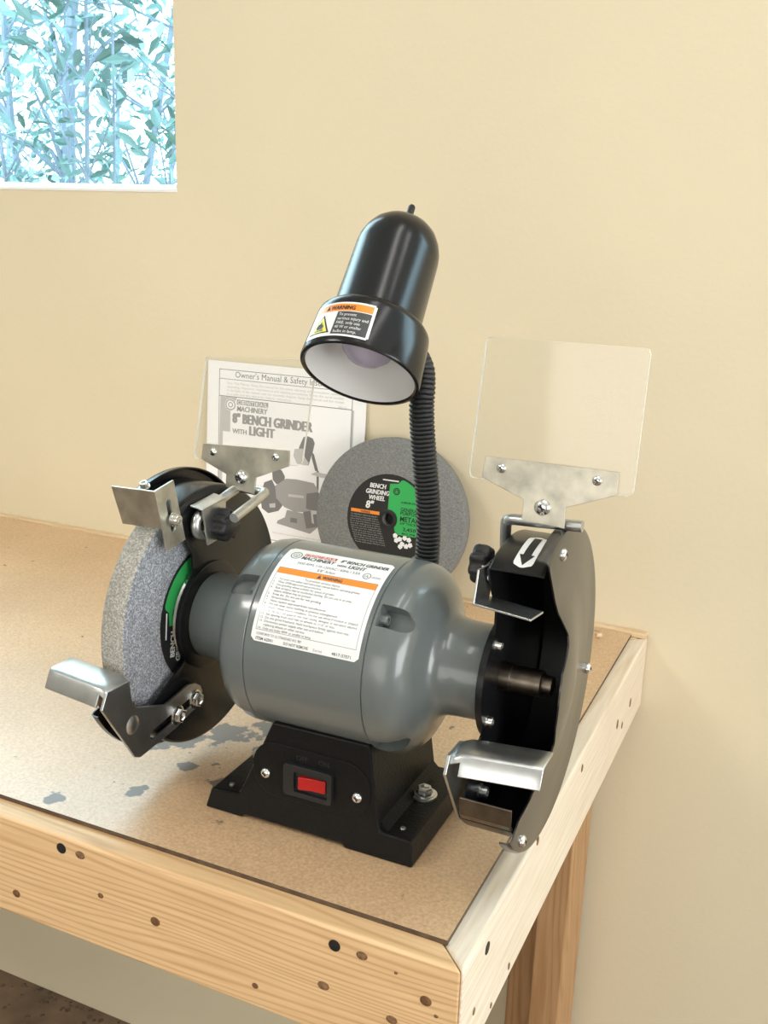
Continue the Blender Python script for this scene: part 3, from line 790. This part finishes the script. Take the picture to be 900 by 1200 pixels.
# --- grinding wheels
def wheel_label(fn, parent, rl):
    """printed paper label; fn(a, b, lift): a right, b up on the label, unit = label radius"""
    p = Print(fn)
    p.poly(circ(0, 0, 1, 56), 0, .0002, [circ(0, 0, .135, 20)])
    cv = lambda X, Y: ((X - 450) / 390., (465 - Y) / 400.)
    g_ = [cv(440, 150), cv(440, 380)] + [(.2 * math.cos(R(t)), .2 * math.sin(R(t))) for t in range(80, -50, -15)] + [cv(520, 565), cv(560, 590)]
    g_ += [(.95 * math.cos(R(t)), .95 * math.sin(R(t))) for t in range(-19, 73, 7)] + [cv(545, 108), cv(520, 140)]
    p.poly(g_, 1, .0003)
    p.rect(*cv(370, 126), *cv(520, 115), 2, .0003)
    for s_, X, Y, w_, h_ in (('BENCH', 252, 203, 152, .115), ('GRINDING', 217, 258, 220, .115), ('WHEEL', 250, 310, 150, .115), ('8"', 226, 390, 74, .19)):
        u, v_ = cv(X, Y); p.text(s_, u, v_, h_ * 1.25, 2, .0004, bold=.012, heavy=.03, shear=.15, width=w_ / 390.)
    p.rect(*cv(92, 441), *cv(365, 411), 3, .0003); u, v_ = cv(185, 437); p.text('WARNING', u, v_, .07, 0, .0004, bold=.02, width=.24)
    lines = ['TO PREVENT SERIOUS INJURY', 'Wear ANSI-approved safety goggles and gloves.', 'Inspect wheel for cracks before every use.', 'Do not exceed the maximum rated speed.', 'Use only with guards in place.', 'Stand to one side during start up.', 'Do not use for side grinding.', 'Keep dry and store on edge.', 'Read the grinder manual before use.', 'Grinding dust may be harmful.', 'Dress wheel when loaded or glazed.', 'Do not drop or force the wheel.', 'Mount with paper blotters only.']
    for k, s_ in enumerate(lines):
        y = 468 + 20 * k
        x0 = 92 + (0 if k < 5 else (k - 4) * 8)
        x1 = 350 + (8 * k)
        u, v_ = cv(x0, y); p.text(s_, u, v_, .042, 4, .0004, width=(x1 - x0) / 390.)
    for s_, X, Y, w_, h_ in (('ALUMINUM OXIDE', 555, 306, 150, .05), ('GENERAL', 558, 375, 170, .085), ('PURPOSE', 558, 408, 170, .085), ('METAL', 558, 465, 170, .125), ('3/4" THICK', 562, 494, 150, .06), ('3,450', 592, 548, 120, .09), ('MAX. RPM', 588, 580, 120, .05)):
        u, v_ = cv(X, Y); p.text(s_, u, v_, h_ * 1.25, 0, .0004, bold=.02, width=w_ / 390.)
    u, v_ = cv(507, 210); p.poly(circ(u, v_, .08, 20), 0, .0004); p.ring(u, v_, .055, .012, 1, .0005); p.poly([(u - .03, v_ - .025), (u + .03, v_ - .025), (u, v_ + .04)], 1, .0005)
    rr_ = random.Random(3)
    for (X, Y) in ((530, 600), (575, 625), (620, 610), (660, 620), (600, 665), (640, 680), (545, 640), (675, 665), (585, 690)):
        a = rr_.uniform(0, 90); u, v_ = cv(X, Y)
        p.poly([(u + .062 * math.cos(R(a + t)), v_ + .062 * math.sin(R(a + t))) for t in (0, 75, 140, 215, 290)], 2, .0004 + .00004 * rr_.random())
    return p.build('wheel_label', [MT['label_black'], MT['green'], MT['sticker'], MT['orange'], MT['ink_grey']], parent)
WR = .1016
def wheel_body(name, o, n, upv, t, parent, edge_mat, face_mat):
    """abrasive disc: front face at o, thickness t backwards"""
    mb = MB()
    mb.lathe([(0, .0085), (0, WR - .002), (-.0008, WR - .0008)], o, n, 96, 0, ref=upv)
    mb.lathe([(-.0008, WR - .0008), (-.0022, WR), (-t + .0022, WR), (-t + .0008, WR - .0008)], o, n, 96, 1, ref=upv)
    mb.lathe([(-t + .0008, WR - .0008), (-t, WR - .002), (-t, .0085), (0, .0085)], o, n, 96, 0, ref=upv)
    return mb.build(name, [face_mat, edge_mat], parent)
# mounted wheel on the left spindle (label turned a quarter turn)
WI = -.2885
wl = wheel_body('grinding_wheel', (WI, AY, AZ), XA, (0, 0, 1), .0215, gr, MT['grit_edge'], MT['grit'])
LR = .0565
ca, sa = math.cos(R(85)), math.sin(R(85))
def on_left(a, b_, l):
    a2, b2 = a * ca - b_ * sa, a * sa + b_ * ca
    return V((WI + l, AY + a2 * LR, AZ + b2 * LR))
wheel_label(on_left, wl, LR)
mb = MB()
mb.lathe([(WI - .0005, .040), (WI + .0010, .0410), (WI + .003, .0395), (WI + .0045, .030), (WI + .0085, .028), (WI + .0085, 0)], (0, AY, AZ), XA, 60)
mb.build('wheel_flange', MT['steel'], wl)
MB().lathe([(WI - .03, 0), (WI - .03, .0085), (WI + .012, .0085), (WI + .012, 0)], (0, AY, AZ), XA, 24).build('arbor_shaft', MT['dark_steel'], gr)

# --- tool rests
def tool_rest(side, dy, dz, name_label):
    XS = mx(-.035, side)                 # plane of the upright
    s = side
    out = [(-.0028, .1330), (.0217, .1320), (.0245, .1125), (.0300, .1075), (.0640, .0948), (.0940, .0990), (.1040, .0965), (.1110, .0915), (.1135, .0850), (.1105, .0775), (.1030, .0745), (.0750, .0690), (.0406, .0660), (.0310, .0655), (.0250, .0685), (-.009, .1216)]
    hole = slot(.048, .0765, .1010, .0835, .0040)
    mb = MB()
    mb.prism([(y + dy, z + dz) for y, z in out], (XS - .0012, 0, 0), (0, 1, 0), (0, 0, 1), .0024, holes=[[(y + dy, z + dz) for y, z in hole[::-1]]])
    up_ = mb.build('tool_rest', MT['steel'], gr, bevel=.0006)
    # table: bent over from the upright, with a lip rolled down along its front
    rows = []
    L_ = .0615
    for k in range(9):
        u = L_ * k / 8
        x = XS + s * u
        sh = .0090 * min(1, max(0, (u - .004)) / L_) + dy
        zt = .1330 + dz
        if k == 0: zt -= .0035
        if k == 1: zt -= .0002
        rows.append([(x, .0240 + sh, zt), (x, .0120 + sh, zt), (x, .0030 + sh, zt), (x, .0008 + sh, zt - .0012), (x, -.0010 + sh, zt - .0045), (x, -.0050 + sh, zt - .0130)])
    mb = MB()
    vs = []; fs = []
    for k, rw in enumerate(rows):
        lipless = k < 2
        for q, p in enumerate(rw):
            vs.append(V(p))
    for k in range(8):
        for q in range(5):
            if k < 1 and q > 3: continue
            a = k * 6 + q; fs.append((a, a + 1, a + 7, a + 6))
    mb.add(vs, fs)
    tb = mb.build('rest_table', MT['steel'], up_, fix=True)
    md = tb.modifiers.new('sheet', 'SOLIDIFY'); md.thickness = .0022; md.offset = 0
    bv = tb.modifiers.new('bevel', 'BEVEL'); bv.width = .0005; bv.segments = 2
    # pressed dimple and the two hex bolts
    dm = MB(); dm.lathe([(0, .0075), (.0006, .006), (.0014, .0035), (.0016, 0)], (XS - s * .0011, .0235 + dy, .096 + dz), (-s, 0, 0), 24)
    dm.build('pressed_stud', MT['steel'], up_)
    for (y, z) in (((.0779, .0800), (.1020, .0835)) if side < 0 else ((.0990, .0695), (.1249, .0690))):
        screw_head('hex_bolt', (XS - s * .0012, y, z), (-s, 0, 0), .0058, up_, 'hex', [MT['bright']])
        screw_head('bolt_end', (mx(GI + .0016, side), y, z), (s, 0, 0), .0045, up_, 'socket', [MT['steel']])
    return up_
tool_rest(-1, 0, 0, '')
tool_rest(1, .0515, -.0120, '')
# front lips of the guard drums, below the tool rests
for side in (1, -1):
    X = lambda x: mx(x, side)
    mb = MB()
    if side > 0: pts = [V((0, .0565, .0720)), V((0, .0515, .0780)), V((0, .0505, .0910)), V((0, .0520, .0912)), V((0, .0530, .0785)), V((0, .0585, .0725))]
    else: pts = [V((0, .0430, .0885)), V((0, .0395, .0940)), V((0, .0375, .1060)), V((0, .0390, .1062)), V((0, .0410, .0945)), V((0, .0450, .0890))]
    y0, y1 = X(GI + .003), X(GO - .0025)
    lo, hi = min(y0, y1), max(y0, y1)
    P = [V((x, p.y, p.z)) for x in (lo, hi) for p in pts]
    mb.add(P, [(0, 1, 2, 3, 4, 5), (11, 10, 9, 8, 7, 6)] + [(k, (k + 1) % 6, (k + 1) % 6 + 6, k + 6) for k in range(6)])
    mb.build('guard_lip', MT['dark_steel'], guards[0 if side > 0 else 1], bevel=.0006)

# --- spark deflectors
mb = MB()
xs = -.2785
o0, o1 = V((xs, .0653, .2648)), V((xs, .0773, .2148))
vdir = (o1 - o0).normalized(); udir = V((0, .0874 - .0653, .2683 - .2648)).normalized()
sl = slot(.0118, .0150, .0118, .0365, .0028)
mb.prism([(0, 0), (.0225, 0), (.0240, .0520), (0, .0514)], o0, udir, vdir, .0018, holes=[sl])
sd = mb.build('spark_deflector', MT['steel_dull'], gr, bevel=.0004)
mb = MB(); fv = V((0, .0078, -.0310)).normalized()
mb.prism([(0, 0), (.0400, 0), (.0370, .0318), (0, .0318)], o0 + V((0, .0004, 0)), V((-1, 0, -.03)), fv, .0016)
mb.build('deflector_blade', MT['steel_dull'], sd, bevel=.0004)
screw_head('bolt', o0 + udir * .0118 + vdir * .0285 + V((.0014, 0, 0)), (1, 0, 0), .0042, sd, 'socket')
screw_head('bolt', (-.306, .0880, .2590), (0, -.4, 1), .0034, sd, 'socket')
mb = MB()
xs = -.0330
mb.prism([(.0796, .2418), (.1154, .2377), (.1051, .2151), (.0733, .2201)], (xs, 0, 0), (0, 1, 0), (0, 0, 1), .0015)
sd = mb.build('spark_deflector', MT['steel'], gr, bevel=.0004)
mb = MB()
P = [V((xs, .0733, .2205)), V((.0098, .0635, .2205)), V((.0122, .0840, .2195)), V((xs, .1051, .2155))]
n = (P[1] - P[0]).cross(P[3] - P[0]).normalized() * .0015
mb.add(P + [p - n for p in P], [(0, 1, 2, 3), (7, 6, 5, 4), (0, 1, 5, 4), (1, 2, 6, 5), (2, 3, 7, 6), (3, 0, 4, 7)])
mb.build('deflector_blade', MT['steel'], sd, bevel=.0004)
screw_head('bolt', (-.0315, .1010, .2310), (1, 0, 0), .0034, sd)

# --- lobed clamp knobs
def knob(p, ax, r, h, parent):
    mb = MB(); ax = V(ax).normalized()
    e1 = (V((0, 0, 1)) - ax * ax.z).normalized(); e2 = ax.cross(e1)
    n = 56; vs = []; rows_ = []
    for (t, k) in ((0, .86), (.08 * h, .94), (.25 * h, 1), (.75 * h, 1), (.92 * h, .93), (h, .80)):
        row = []
        for i in range(n):
            a = 2 * math.pi * i / n
            rr = r * k * (1 + .11 * math.tanh(2.2 * math.cos(7 * a)))
            row.append(len(vs)); vs.append(V(p) + ax * t + (e1 * math.cos(a) + e2 * math.sin(a)) * rr)
        rows_.append(row)
    fs = [[rows_[j][i], rows_[j][(i + 1) % n], rows_[j + 1][(i + 1) % n], rows_[j + 1][i]] for j in range(5) for i in range(n)]
    fs += [rows_[0][::-1], rows_[-1]]
    mb.add(vs, fs)
    mb.lathe([(-.006, .0028), (.001, .0028)], p, ax, 12)
    return mb.build('clamp_knob', MT['rubber'], parent, smooth=50)

# --- eye shields
def eye_shield(corners, brk, zfold, screws, big, rod_pts, rodr, name_lab):
    """corners: TL, TR, BR, BL of the clear panel; brk: bracket outline in the plane of the panel (x, z)"""
    TL, TR, BR, BL = [V(c) for c in corners]
    n = (TR - BL).cross(TL - BL).normalized()
    if n.y > 0: n = -n
    th = .0030
    mb = MB()
    # rounded corners
    def lerp(a, b_, t): return a + (b_ - a) * t
    P = []
    for (A, B, C) in ((BL, TL, TR), (TL, TR, BR), (TR, BR, BL), (BR, BL, TL)):
        r_ = .004; u = (A - B).normalized() * r_; v_ = (C - B).normalized() * r_
        P += [B + u, B + u * .35 + v_ * .35 * .5, B + v_]
    k = len(P)
    mb.add([p + n * th / 2 for p in P] + [p - n * th / 2 for p in P], [list(range(k)), list(range(k, 2 * k))[::-1]], 0)
    for i in range(k):
        j = (i + 1) % k
        mb.add([P[i] + n * th / 2, P[j] + n * th / 2, P[j] - n * th / 2, P[i] - n * th / 2], [(0, 1, 2, 3)], 1)
    sh = mb.build('eye_shield', [MT['acrylic'], MT['acrylic_edge']], gr, smooth=0)
    # bracket in front of the panel
    xd = (BR - BL).normalized(); zd = (TL - BL); zd = (zd - xd * zd.dot(xd)).normalized()
    def on_pl(x, z):                      # point of the panel plane with world x and z
        M_ = BL; a = (x - M_.x); c = (z - M_.z)
        y = M_.y - (n.x * a + n.z * c) / n.y
        return V((x, y, z))
    Q = [on_pl(x, z) + n * (th / 2 + .0002) for x, z in brk]
    kk = len(Q); mb = MB()
    tri = tessellate_polygon([[V((x, z, 0)) for x, z in brk]])
    mb.add(Q + [q + n * .0016 for q in Q], [list(t) for t in tri] + [[i + kk for i in t] for t in tri] + [[i, (i + 1) % kk, (i + 1) % kk + kk, i + kk] for i in range(kk)])
    br = mb.build('bracket', MT['steel_dull'], sh, bevel=.0003)
    for (x, z) in screws: screw_head('screw', on_pl(x, z) + n * .0032, n, .0034, sh)
    screw_head('screw', on_pl(*big) + n * .0032, n, .0058, sh)
    mb = MB(); mb.tube(rod_pts, rodr, 14); mb.build('rod', MT['steel'], sh, smooth=60)
    return sh
def round_path(pts, r=.008, n=6):
    pts = [V(p) for p in pts]; out = [pts[0]]
    for i in range(1, len(pts) - 1):
        a = pts[i] + (pts[i - 1] - pts[i]).normalized() * r; b_ = pts[i] + (pts[i + 1] - pts[i]).normalized() * r
        for k in range(n + 1):
            t = k / n; out.append(a * (1 - t) ** 2 + pts[i] * 2 * t * (1 - t) + b_ * t * t)
    return out + [pts[-1]]
# right shield
yr = .132
eye_shield([(-.0560, .140, .3869), (.0543, .140, .3869), (.0534, yr, .2914), (-.0604, yr, .2897)],
           [(-.0485, .3062), (.0430, .3062), (.0430, .2910), (.0105, .2783), (.0108, .2640), (-.0192, .2660), (-.0192, .2798), (-.0502, .2914)], .264,
           [(-.0366, .2993), (.0295, .2991)], (-.0053, .2764),
           round_path([(-.0345, .150, .205), (-.0345, .1410, .2570), (-.0320, .1370, .2625), (.0215, .1340, .2655)], .006), .0040, '')
knob((-.0350, .1120, .2350), (-1, 0, 0), .0125, .012, gr)
# clamp under the right rod
MB().box((-.0375, .100, .224), (-.0345, .146, .238)).build('rod_clamp', MT['steel'], gr, bevel=.001)
# left shield
yl = .166
eye_shield([(-.3045, .171, .3512), (-.2030, .171, .3560), (-.2124, yl, .2721), (-.3146, yl, .2659)],
           [(-.3040, .2802), (-.2225, .2834), (-.2226, .2708), (-.2528, .2578), (-.2540, .2440), (-.2812, .2468), (-.2810, .2572), (-.3060, .2669)], .25,
           [(-.2941, .2742), (-.2350, .2770)], (-.2663, .2567),
           round_path([(-.2735, .124, .2185), (-.2735, .1115, .2185), (-.2735, .1065, .2260), (-.2735, .1090, .2350), (-.2735, .1685, .2462), (-.2455, .1670, .2458), (-.2455, .1180, .2360)], .005), .0040, '')
knob((-.2690, .1330, .2245), (1, -.05, 0), .0120, .013, gr)
# folded clamp clip round the left rod
mb = MB()
mb.add([(-.2690, .1080, .2420), (-.2690, .1410, .2445), (-.2690, .1390, .2130), (-.2690, .1150, .2110),
        (-.2672, .1080, .2420), (-.2672, .1410, .2445), (-.2672, .1390, .2130), (-.2672, .1150, .2110)],
       [(0, 1, 2, 3), (7, 6, 5, 4), (0, 1, 5, 4), (1, 2, 6, 5), (2, 3, 7, 6), (3, 0, 4, 7)])
mb.add([(-.2672, .1080, .2420), (-.2672, .1410, .2445), (-.2790, .1410, .2468), (-.2790, .1080, .2440),
        (-.2672, .1080, .2404), (-.2672, .1410, .2430), (-.2790, .1410, .2452), (-.2790, .1080, .2425)],
       [(0, 1, 2, 3), (7, 6, 5, 4), (0, 1, 5, 4), (1, 2, 6, 5), (2, 3, 7, 6), (3, 0, 4, 7)])
mb.build('rod_clamp', MT['steel'], gr, bevel=.0006)

# --- gooseneck lamp
LC = V((-.1564, .150, .3511)); LD = V((.0164, -.6068, -.7947)).normalized(); LA = -LD
fr_ = V((.42, -.87, .13)); e1 = LA.cross(fr_).normalized(); e2 = e1.cross(LA)
def on_lamp(s, deg, r): return LC + LA * s + (e1 * math.sin(R(deg)) + e2 * math.cos(R(deg))) * r
prof = [(.0008, .0418), (-.0006, .0432), (0, .0453), (.0015, .0458), (.036, .0434), (.0395, .0428), (.0425, .0405), (.0440, .0375), (.0450, .0348), (.0475, .0340), (.1060, .0328), (.1130, .0320), (.1200, .0298), (.1265, .0262), (.1315, .0214), (.1350, .0155), (.1370, .0085), (.1376, 0)]
mb = MB(); mb.lathe(prof, LC, LA, 72, 0)
mb.lathe([(.0008, .0418), (.036, .0408), (.043, .0370), (.046, .0325), (.060, .0315), (.110, .0300), (.128, .018), (.130, 0)], LC, LA, 72, 1)
shade = mb.build('lamp_shade', [MT['satin'], MT['reflector']], gr, fix=False)
mb = MB(); mb.lathe([(.128, .0060), (.1372, .0060), (.1378, .0030), (.1500, .0028), (.1515, .0020), (.1515, 0)], LC + e2 * .003, LA, 14)
mb.build('switch_knob', MT['rubber'], shade)
mb = MB(); mb.lathe([(.0090, 0), (.0095, .006), (.0130, .0130), (.0190, .0188), (.0260, .0212), (.0330, .0205), (.0420, .0170), (.0520, .0130), (.0600, .0125), (.0600, 0)], LC, LA, 40)
tag(mb.build('light_bulb', MT['bulb'], shade), 'unlit glass bulb')
mb = MB(); mb.lathe([(.058, .0140), (.075, .0150), (.118, .0150)], LC, LA, 24); mb.build('lamp_socket', MT['reflector'], shade)
def on_collar(u, v_, l):       # u, v in mm; u 0..52 left to right, v 0..30 upwards
    s = .004 + v_ * .00098; d = -72 + u * 70 / 52.
    return on_lamp(s, d, .0459 - .0024 * (s - .0015) / .0345 + .0001 + l)
sp = Print(on_collar)
def strip(u0, v0, u1, v1, m, lift, n=12):
    for k in range(n):
        a = u0 + (u1 - u0) * k / n; b_ = u0 + (u1 - u0) * (k + 1) / n
        sp.mb.add([on_collar(a, v0, lift), on_collar(b_, v0, lift), on_collar(b_, v1, lift), on_collar(a, v1, lift)], [(0, 1, 2, 3)], m)
strip(1.2, 0, 50.8, 30, 0, .0001); strip(0, 1.2, 1.2, 28.8, 0, .0001, 1); strip(50.8, 1.2, 52, 28.8, 0, .0001, 1)
strip(2, 22.2, 50, 28.4, 1, .0002); strip(25, 1.6, 50, 21.6, 2, .0002)
sp.sliced([(2.6, 3), (23.4, 3), (13.4, 20)], 3, .0002, 10); sp.sliced([(4.6, 4), (21.4, 4), (13.4, 17.8)], 4, .0003, 10)
sp.poly([(11.1, 6.6), (16.1, 6.6), (16.9, 8.8), (15.7, 11.2), (14.9, 10), (14.1, 13.8), (12.5, 11), (11.7, 12), (10.3, 9)], 3, .0006); sp.rect(9.4, 5, 17.6, 5.8, 3, .0006)
sp.poly([(13.5, 23.4), (17.3, 23.4), (15.4, 27.2)], 3, .0003); sp.text('WARNING', 18.2, 23.4, 4.8, 3, .0003, bold=.012, heavy=.03, width=19)
for k, (s_, wd) in enumerate((('To prevent', 13), ('serious injury and', 22), ('FIRE, only use', 17), ('40 W or smaller', 19), ('bulbs in lamp.', 16.5))):
    sp.text(s_, 26.6, 17.8 - 3.7 * k, 3.6, 0, .0003, width=wd)
sp.build('warning_sticker', [MT['sticker'], MT['orange'], MT['panel_grey'], MT['label_black'], MT['yellow']], shade)
# corrugated gooseneck
ctrl = [V(p) for p in ((-.1150, .200, .160), (-.1160, .200, .190), (-.1158, .200, .222), (-.1175, .200, .250), (-.1215, .200, .279), (-.1248, .200, .305), (-.1262, .200, .324), (-.1268, .2022, .338), (-.1302, .2070, .351), (-.1385, .2130, .361))]
def catmull(P, n):
    out = []
    for i in range(len(P) - 1):
        a = P[max(i - 1, 0)]; b_ = P[i]; c = P[i + 1]; d = P[min(i + 2, len(P) - 1)]
        for k in range(n):
            t = k / n
            out.append(.5 * ((2 * b_) + (c - a) * t + (2 * a - 5 * b_ + 4 * c - d) * t * t + (3 * b_ - a - 3 * c + d) * t ** 3))
    return out + [P[-1]]
dense = catmull(ctrl, 60)
L_ = [0]
for i in range(1, len(dense)): L_.append(L_[-1] + (dense[i] - dense[i - 1]).length)
pitch = .0034; step = pitch / 6
pts = []; rad = []; k = 0; s = 0.
while s < L_[-1] - 1e-4:
    while L_[k + 1] < s: k += 1
    t = (s - L_[k]) / (L_[k + 1] - L_[k]); pts.append(dense[k].lerp(dense[k + 1], t))
    ph = (s / pitch) % 1
    rad.append(.0100 - .0013 * (1 - math.sin(math.pi * ph) ** .6)); s += step
mb = MB(); mb.tube(pts, .01, 24, radii=rad); mb.build('gooseneck', MT['rubber'], gr, smooth=70)
mb = MB(); mb.lathe([(0, .014), (.012, .014), (.014, .0125), (.020, .0115)], (-.1152, .200, .163), (0, 0, 1), 24); mb.build('gooseneck_collar', MT['rubber'], gr)

# ---------------------------------------------------------------- owner's manual leaning on the wall
MW, MHt = .2370, .2745
phi = R(2.6)
mo = V((-.6130, W - .0025 - MHt * math.sin(phi), BT + .0006))
mu = V((1, 0, .0)); mv = V((0, math.sin(phi), math.cos(phi))); mn = V((0, -math.cos(phi), math.sin(phi)))
man = empty('manual', mo + mu * MW / 2)
tag(man, 'white printed paper manual leaning on the wall behind the grinder', 'manual')
mb = MB(); mb.prism([(0, 0), (MW, 0), (MW, MHt), (0, MHt)], mo, mu, mv, .0016)
mb.build('page', MT['paper'], man, smooth=0)
mb = MB(); mb.prism([(-.004, .002), (MW - .006, -.0), (MW - .004, MHt - .003), (-.002, MHt - .001)], mo - mn * .0002, mu, mv, -.0007)
mb.build('page', MT['paper'], man, smooth=0)
def on_man(px, py, l):          # laid out on a 191 x 239 grid, origin top left of the sheet
    return mo + mu * (px / 191. * MW) + mv * (MHt - py / 239. * MHt) + mn * (.0016 + l)
mp = Print(lambda a, b_, l: on_man(a, -b_, l))
X0 = 233; Y0 = 438
def q(x, y): return (x - X0, -(y - Y0))
mp.frame(14, -(205), 176, -9, .7, 1)
mp.rect(14, -20.6, 176, -20, 1)
mp.text("Owner's Manual & Safety Instructions", 34, -17.6, 10, 1, width=132)
tl = ['Save This Manual  Keep this manual for the safety warnings and precautions, assembly,', 'operating, inspection, maintenance and cleaning procedures. Write the serial number', 'in the back of the manual near the assembly diagram. Keep this manual and the receipt', 'in a safe and dry place for future reference.']
for k, s_ in enumerate(tl): mp.text(s_, 24, -(26 + 4.2 * k), 3.9, 2, width=(142, 142, 142, 80)[k])
mp.text('REV 12g', 160, -40, 3, 2)
mp.rect(14, -40.8, 176, -40, 1)
mp.poly([q(249, 479), q(262, 479), q(262, 520), q(252.5, 520), q(252.5, 636), q(247, 636)], 3)
mp.poly([q(262, 479), q(270, 479), q(262, 496)], 3)
u, v_ = q(262, 488); mp.poly(circ(u, v_, 7, 24), 4, .0002); mp.ring(u, v_, 6.4, 1.3, 0, .0003); mp.ring(u, v_, 3.2, 1.1, 0, .0003)
for k, ch in enumerate('CENTRAL'):
    a = 270 + 5.7 * k; u, v_ = q(a, 487); mp.rect(u, v_, u + 5.0, v_ + 6, 0, .0002); mp.text(ch, u + .9, v_ + .7, 6.2, 4, .0003, bold=.02, width=3.2)
u, v_ = q(270, 494.5); mp.text('MACHINERY', u, v_, 8.6, 0, bold=.012, heavy=.03, shear=.1, width=38)
u, v_ = q(265, 508.5); mp.text('8" BENCH GRINDER', u, v_, 16, 0, bold=.015, heavy=.05, width=98)
u, v_ = q(265, 521); mp.text('WITH', u, v_, 8, 0, bold=.012, heavy=.03, width=18); u, v_ = q(286, 521); mp.text('LIGHT', u, v_, 15, 0, bold=.015, heavy=.05, width=31)
mp.rect(175, -196, 178, -41, 5)
# the printed picture of a grinder
def pic(pts, m, l=.0002): mp.poly([q(295 + x / 8.571, 500 + y / 8.571) for x, y in pts], m, l)
pic([(500, 130), (545, 118), (595, 135), (615, 180), (600, 260), (580, 330), (560, 405), (500, 408), (470, 300), (455, 240)], 6, .0002)
pic([(410, 260), (500, 245), (520, 330), (560, 380), (550, 408), (440, 405), (400, 330)], 5, .0003)
pic([(590, 265), (612, 290), (662, 450), (630, 450), (590, 330)], 6, .0003)
pic([(645, 450), (668, 450), (672, 640), (650, 640)], 6, .0002)
pic([(180, 500), (230, 476), (280, 490), (318, 550), (310, 620), (230, 640), (190, 600)], 6)
pic([(60, 780), (100, 640), (180, 600), (235, 700), (300, 850), (260, 910), (150, 950), (80, 910)], 6, .0001)
pic([(215, 660), (260, 625), (330, 570), (440, 562), (620, 575), (672, 640), (680, 760), (640, 840), (560, 880), (430, 892), (320, 860), (230, 780)], 0, .0003)
pic([(550, 690), (660, 660), (740, 680), (760, 830), (640, 860), (550, 840)], 6, .0004)
pic([(360, 720), (520, 715), (525, 740), (360, 748)], 5, .0005)
pic([(350, 885), (530, 895), (560, 1040), (690, 1000), (600, 1092), (245, 1040), (255, 1010), (330, 965)], 0, .0003)
pic([(520, 880), (690, 830), (705, 1000), (560, 1045)], 6, .0004)
pic([(390, 958), (460, 958), (460, 1005), (390, 1005)], 6, .0005)
pic([(600, 850), (700, 845), (700, 870), (625, 890), (640, 985), (615, 975)], 5, .0006)
pic([(585, 490), (640, 460), (780, 470), (830, 500), (700, 510)], 5, .0003)
pic([(750, 560), (790, 500), (880, 495), (900, 700), (760, 640)], 6, .0004)
pic([(160, 850), (225, 835), (225, 880), (165, 890)], 5, .0003)
u, v_ = q(318, 634); mp.text('Visit our website for parts and service: read this material before using this product', u, v_, 3.2, 2, width=70)
mp.build('print', [MT['ink_grey'], MT['ink_mid'], MT['ink_light'], MT['ink_light'], MT['paper'], MT['ink_light'], MT['ink_mid']], man)

# ---------------------------------------------------------------- spare wheel leaning against the wall
sw = empty('spare_grinding_wheel', (-.3232, .592, BT))
tag(sw, 'spare grey grinding wheel with green and black label leaning on the wall', 'grinding wheel')
ph = R(7.5); tk = .0200
n_ = V((0, -math.cos(ph), math.sin(ph))); upw = V((0, math.sin(ph), math.cos(ph)))
czw = BT + WR * math.cos(ph) + tk * math.sin(ph) + .0004
so = V((-.3232, W - .0105 - tk * math.cos(ph) - WR * math.sin(ph), czw))
wb = wheel_body('abrasive_disc', so, n_, upw, tk, sw, MT['grit_fine'], MT['grit_fine'])
def on_spare(a, b_, l): return so + V((1, 0, 0)) * a * LR + upw * b_ * LR + n_ * l
wheel_label(on_spare, wb, LR)
mb = MB(); mb.lathe([(.0006, .0125), (.0010, .0110), (-.012, .0100), (-.012, 0)], so, n_, 28); tag(mb.build('bushing', MT['rubber'], wb), 'black centre bushing')

# ---------------------------------------------------------------- bits of dirt swept against the wall
random.seed(11)
mb = MB()
for k in range(160):
    x = random.uniform(-1.4, -.55); y = W - abs(random.gauss(0, .03)) - .004; r_ = random.uniform(.0015, .006)
    p = V((x, y, FLOOR))
    mb.add([p + V((r_ * math.cos(a), r_ * math.sin(a), 0)) for a in (0, 1.3, 2.5, 3.7, 5.1)] + [p + V((0, 0, r_ * .7))], [(0, 1, 5), (1, 2, 5), (2, 3, 5), (3, 4, 5), (4, 0, 5)])
tag(mb.build('floor_debris', MT['grime'], smooth=0), 'dark crumbs of dirt along the foot of the wall', 'debris', kind='stuff')

# a curl of wood left on the bench top by the back corner
mb = MB(); ctr = V((-.0500, .5880, BT + .0022)); vs = []; fs = []
for k in range(13):
    a = R(-60 + 300 * k / 12); r_ = .0022 + .00012 * k
    for h in (-.0035, .0035): vs.append(ctr + V((h * .8 + r_ * .2 * math.sin(a), h * .6, 0)) + V((.6 * r_ * math.cos(a), -.8 * r_ * math.cos(a), r_ * math.sin(a) - .0001)))
    if k: fs.append((2 * k - 2, 2 * k - 1, 2 * k + 1, 2 * k))
mb.add(vs, fs); sv = mb.build('wood_shaving', MT['rail_back'])
zmin = min(v.co.z for v in sv.data.vertices)
for v in sv.data.vertices: v.co.z += BT + .0001 - zmin
md = sv.modifiers.new('sheet', 'SOLIDIFY'); md.thickness = .0003
tag(sv, 'tiny pale curl of wood on the hardboard near the back corner', 'shaving')
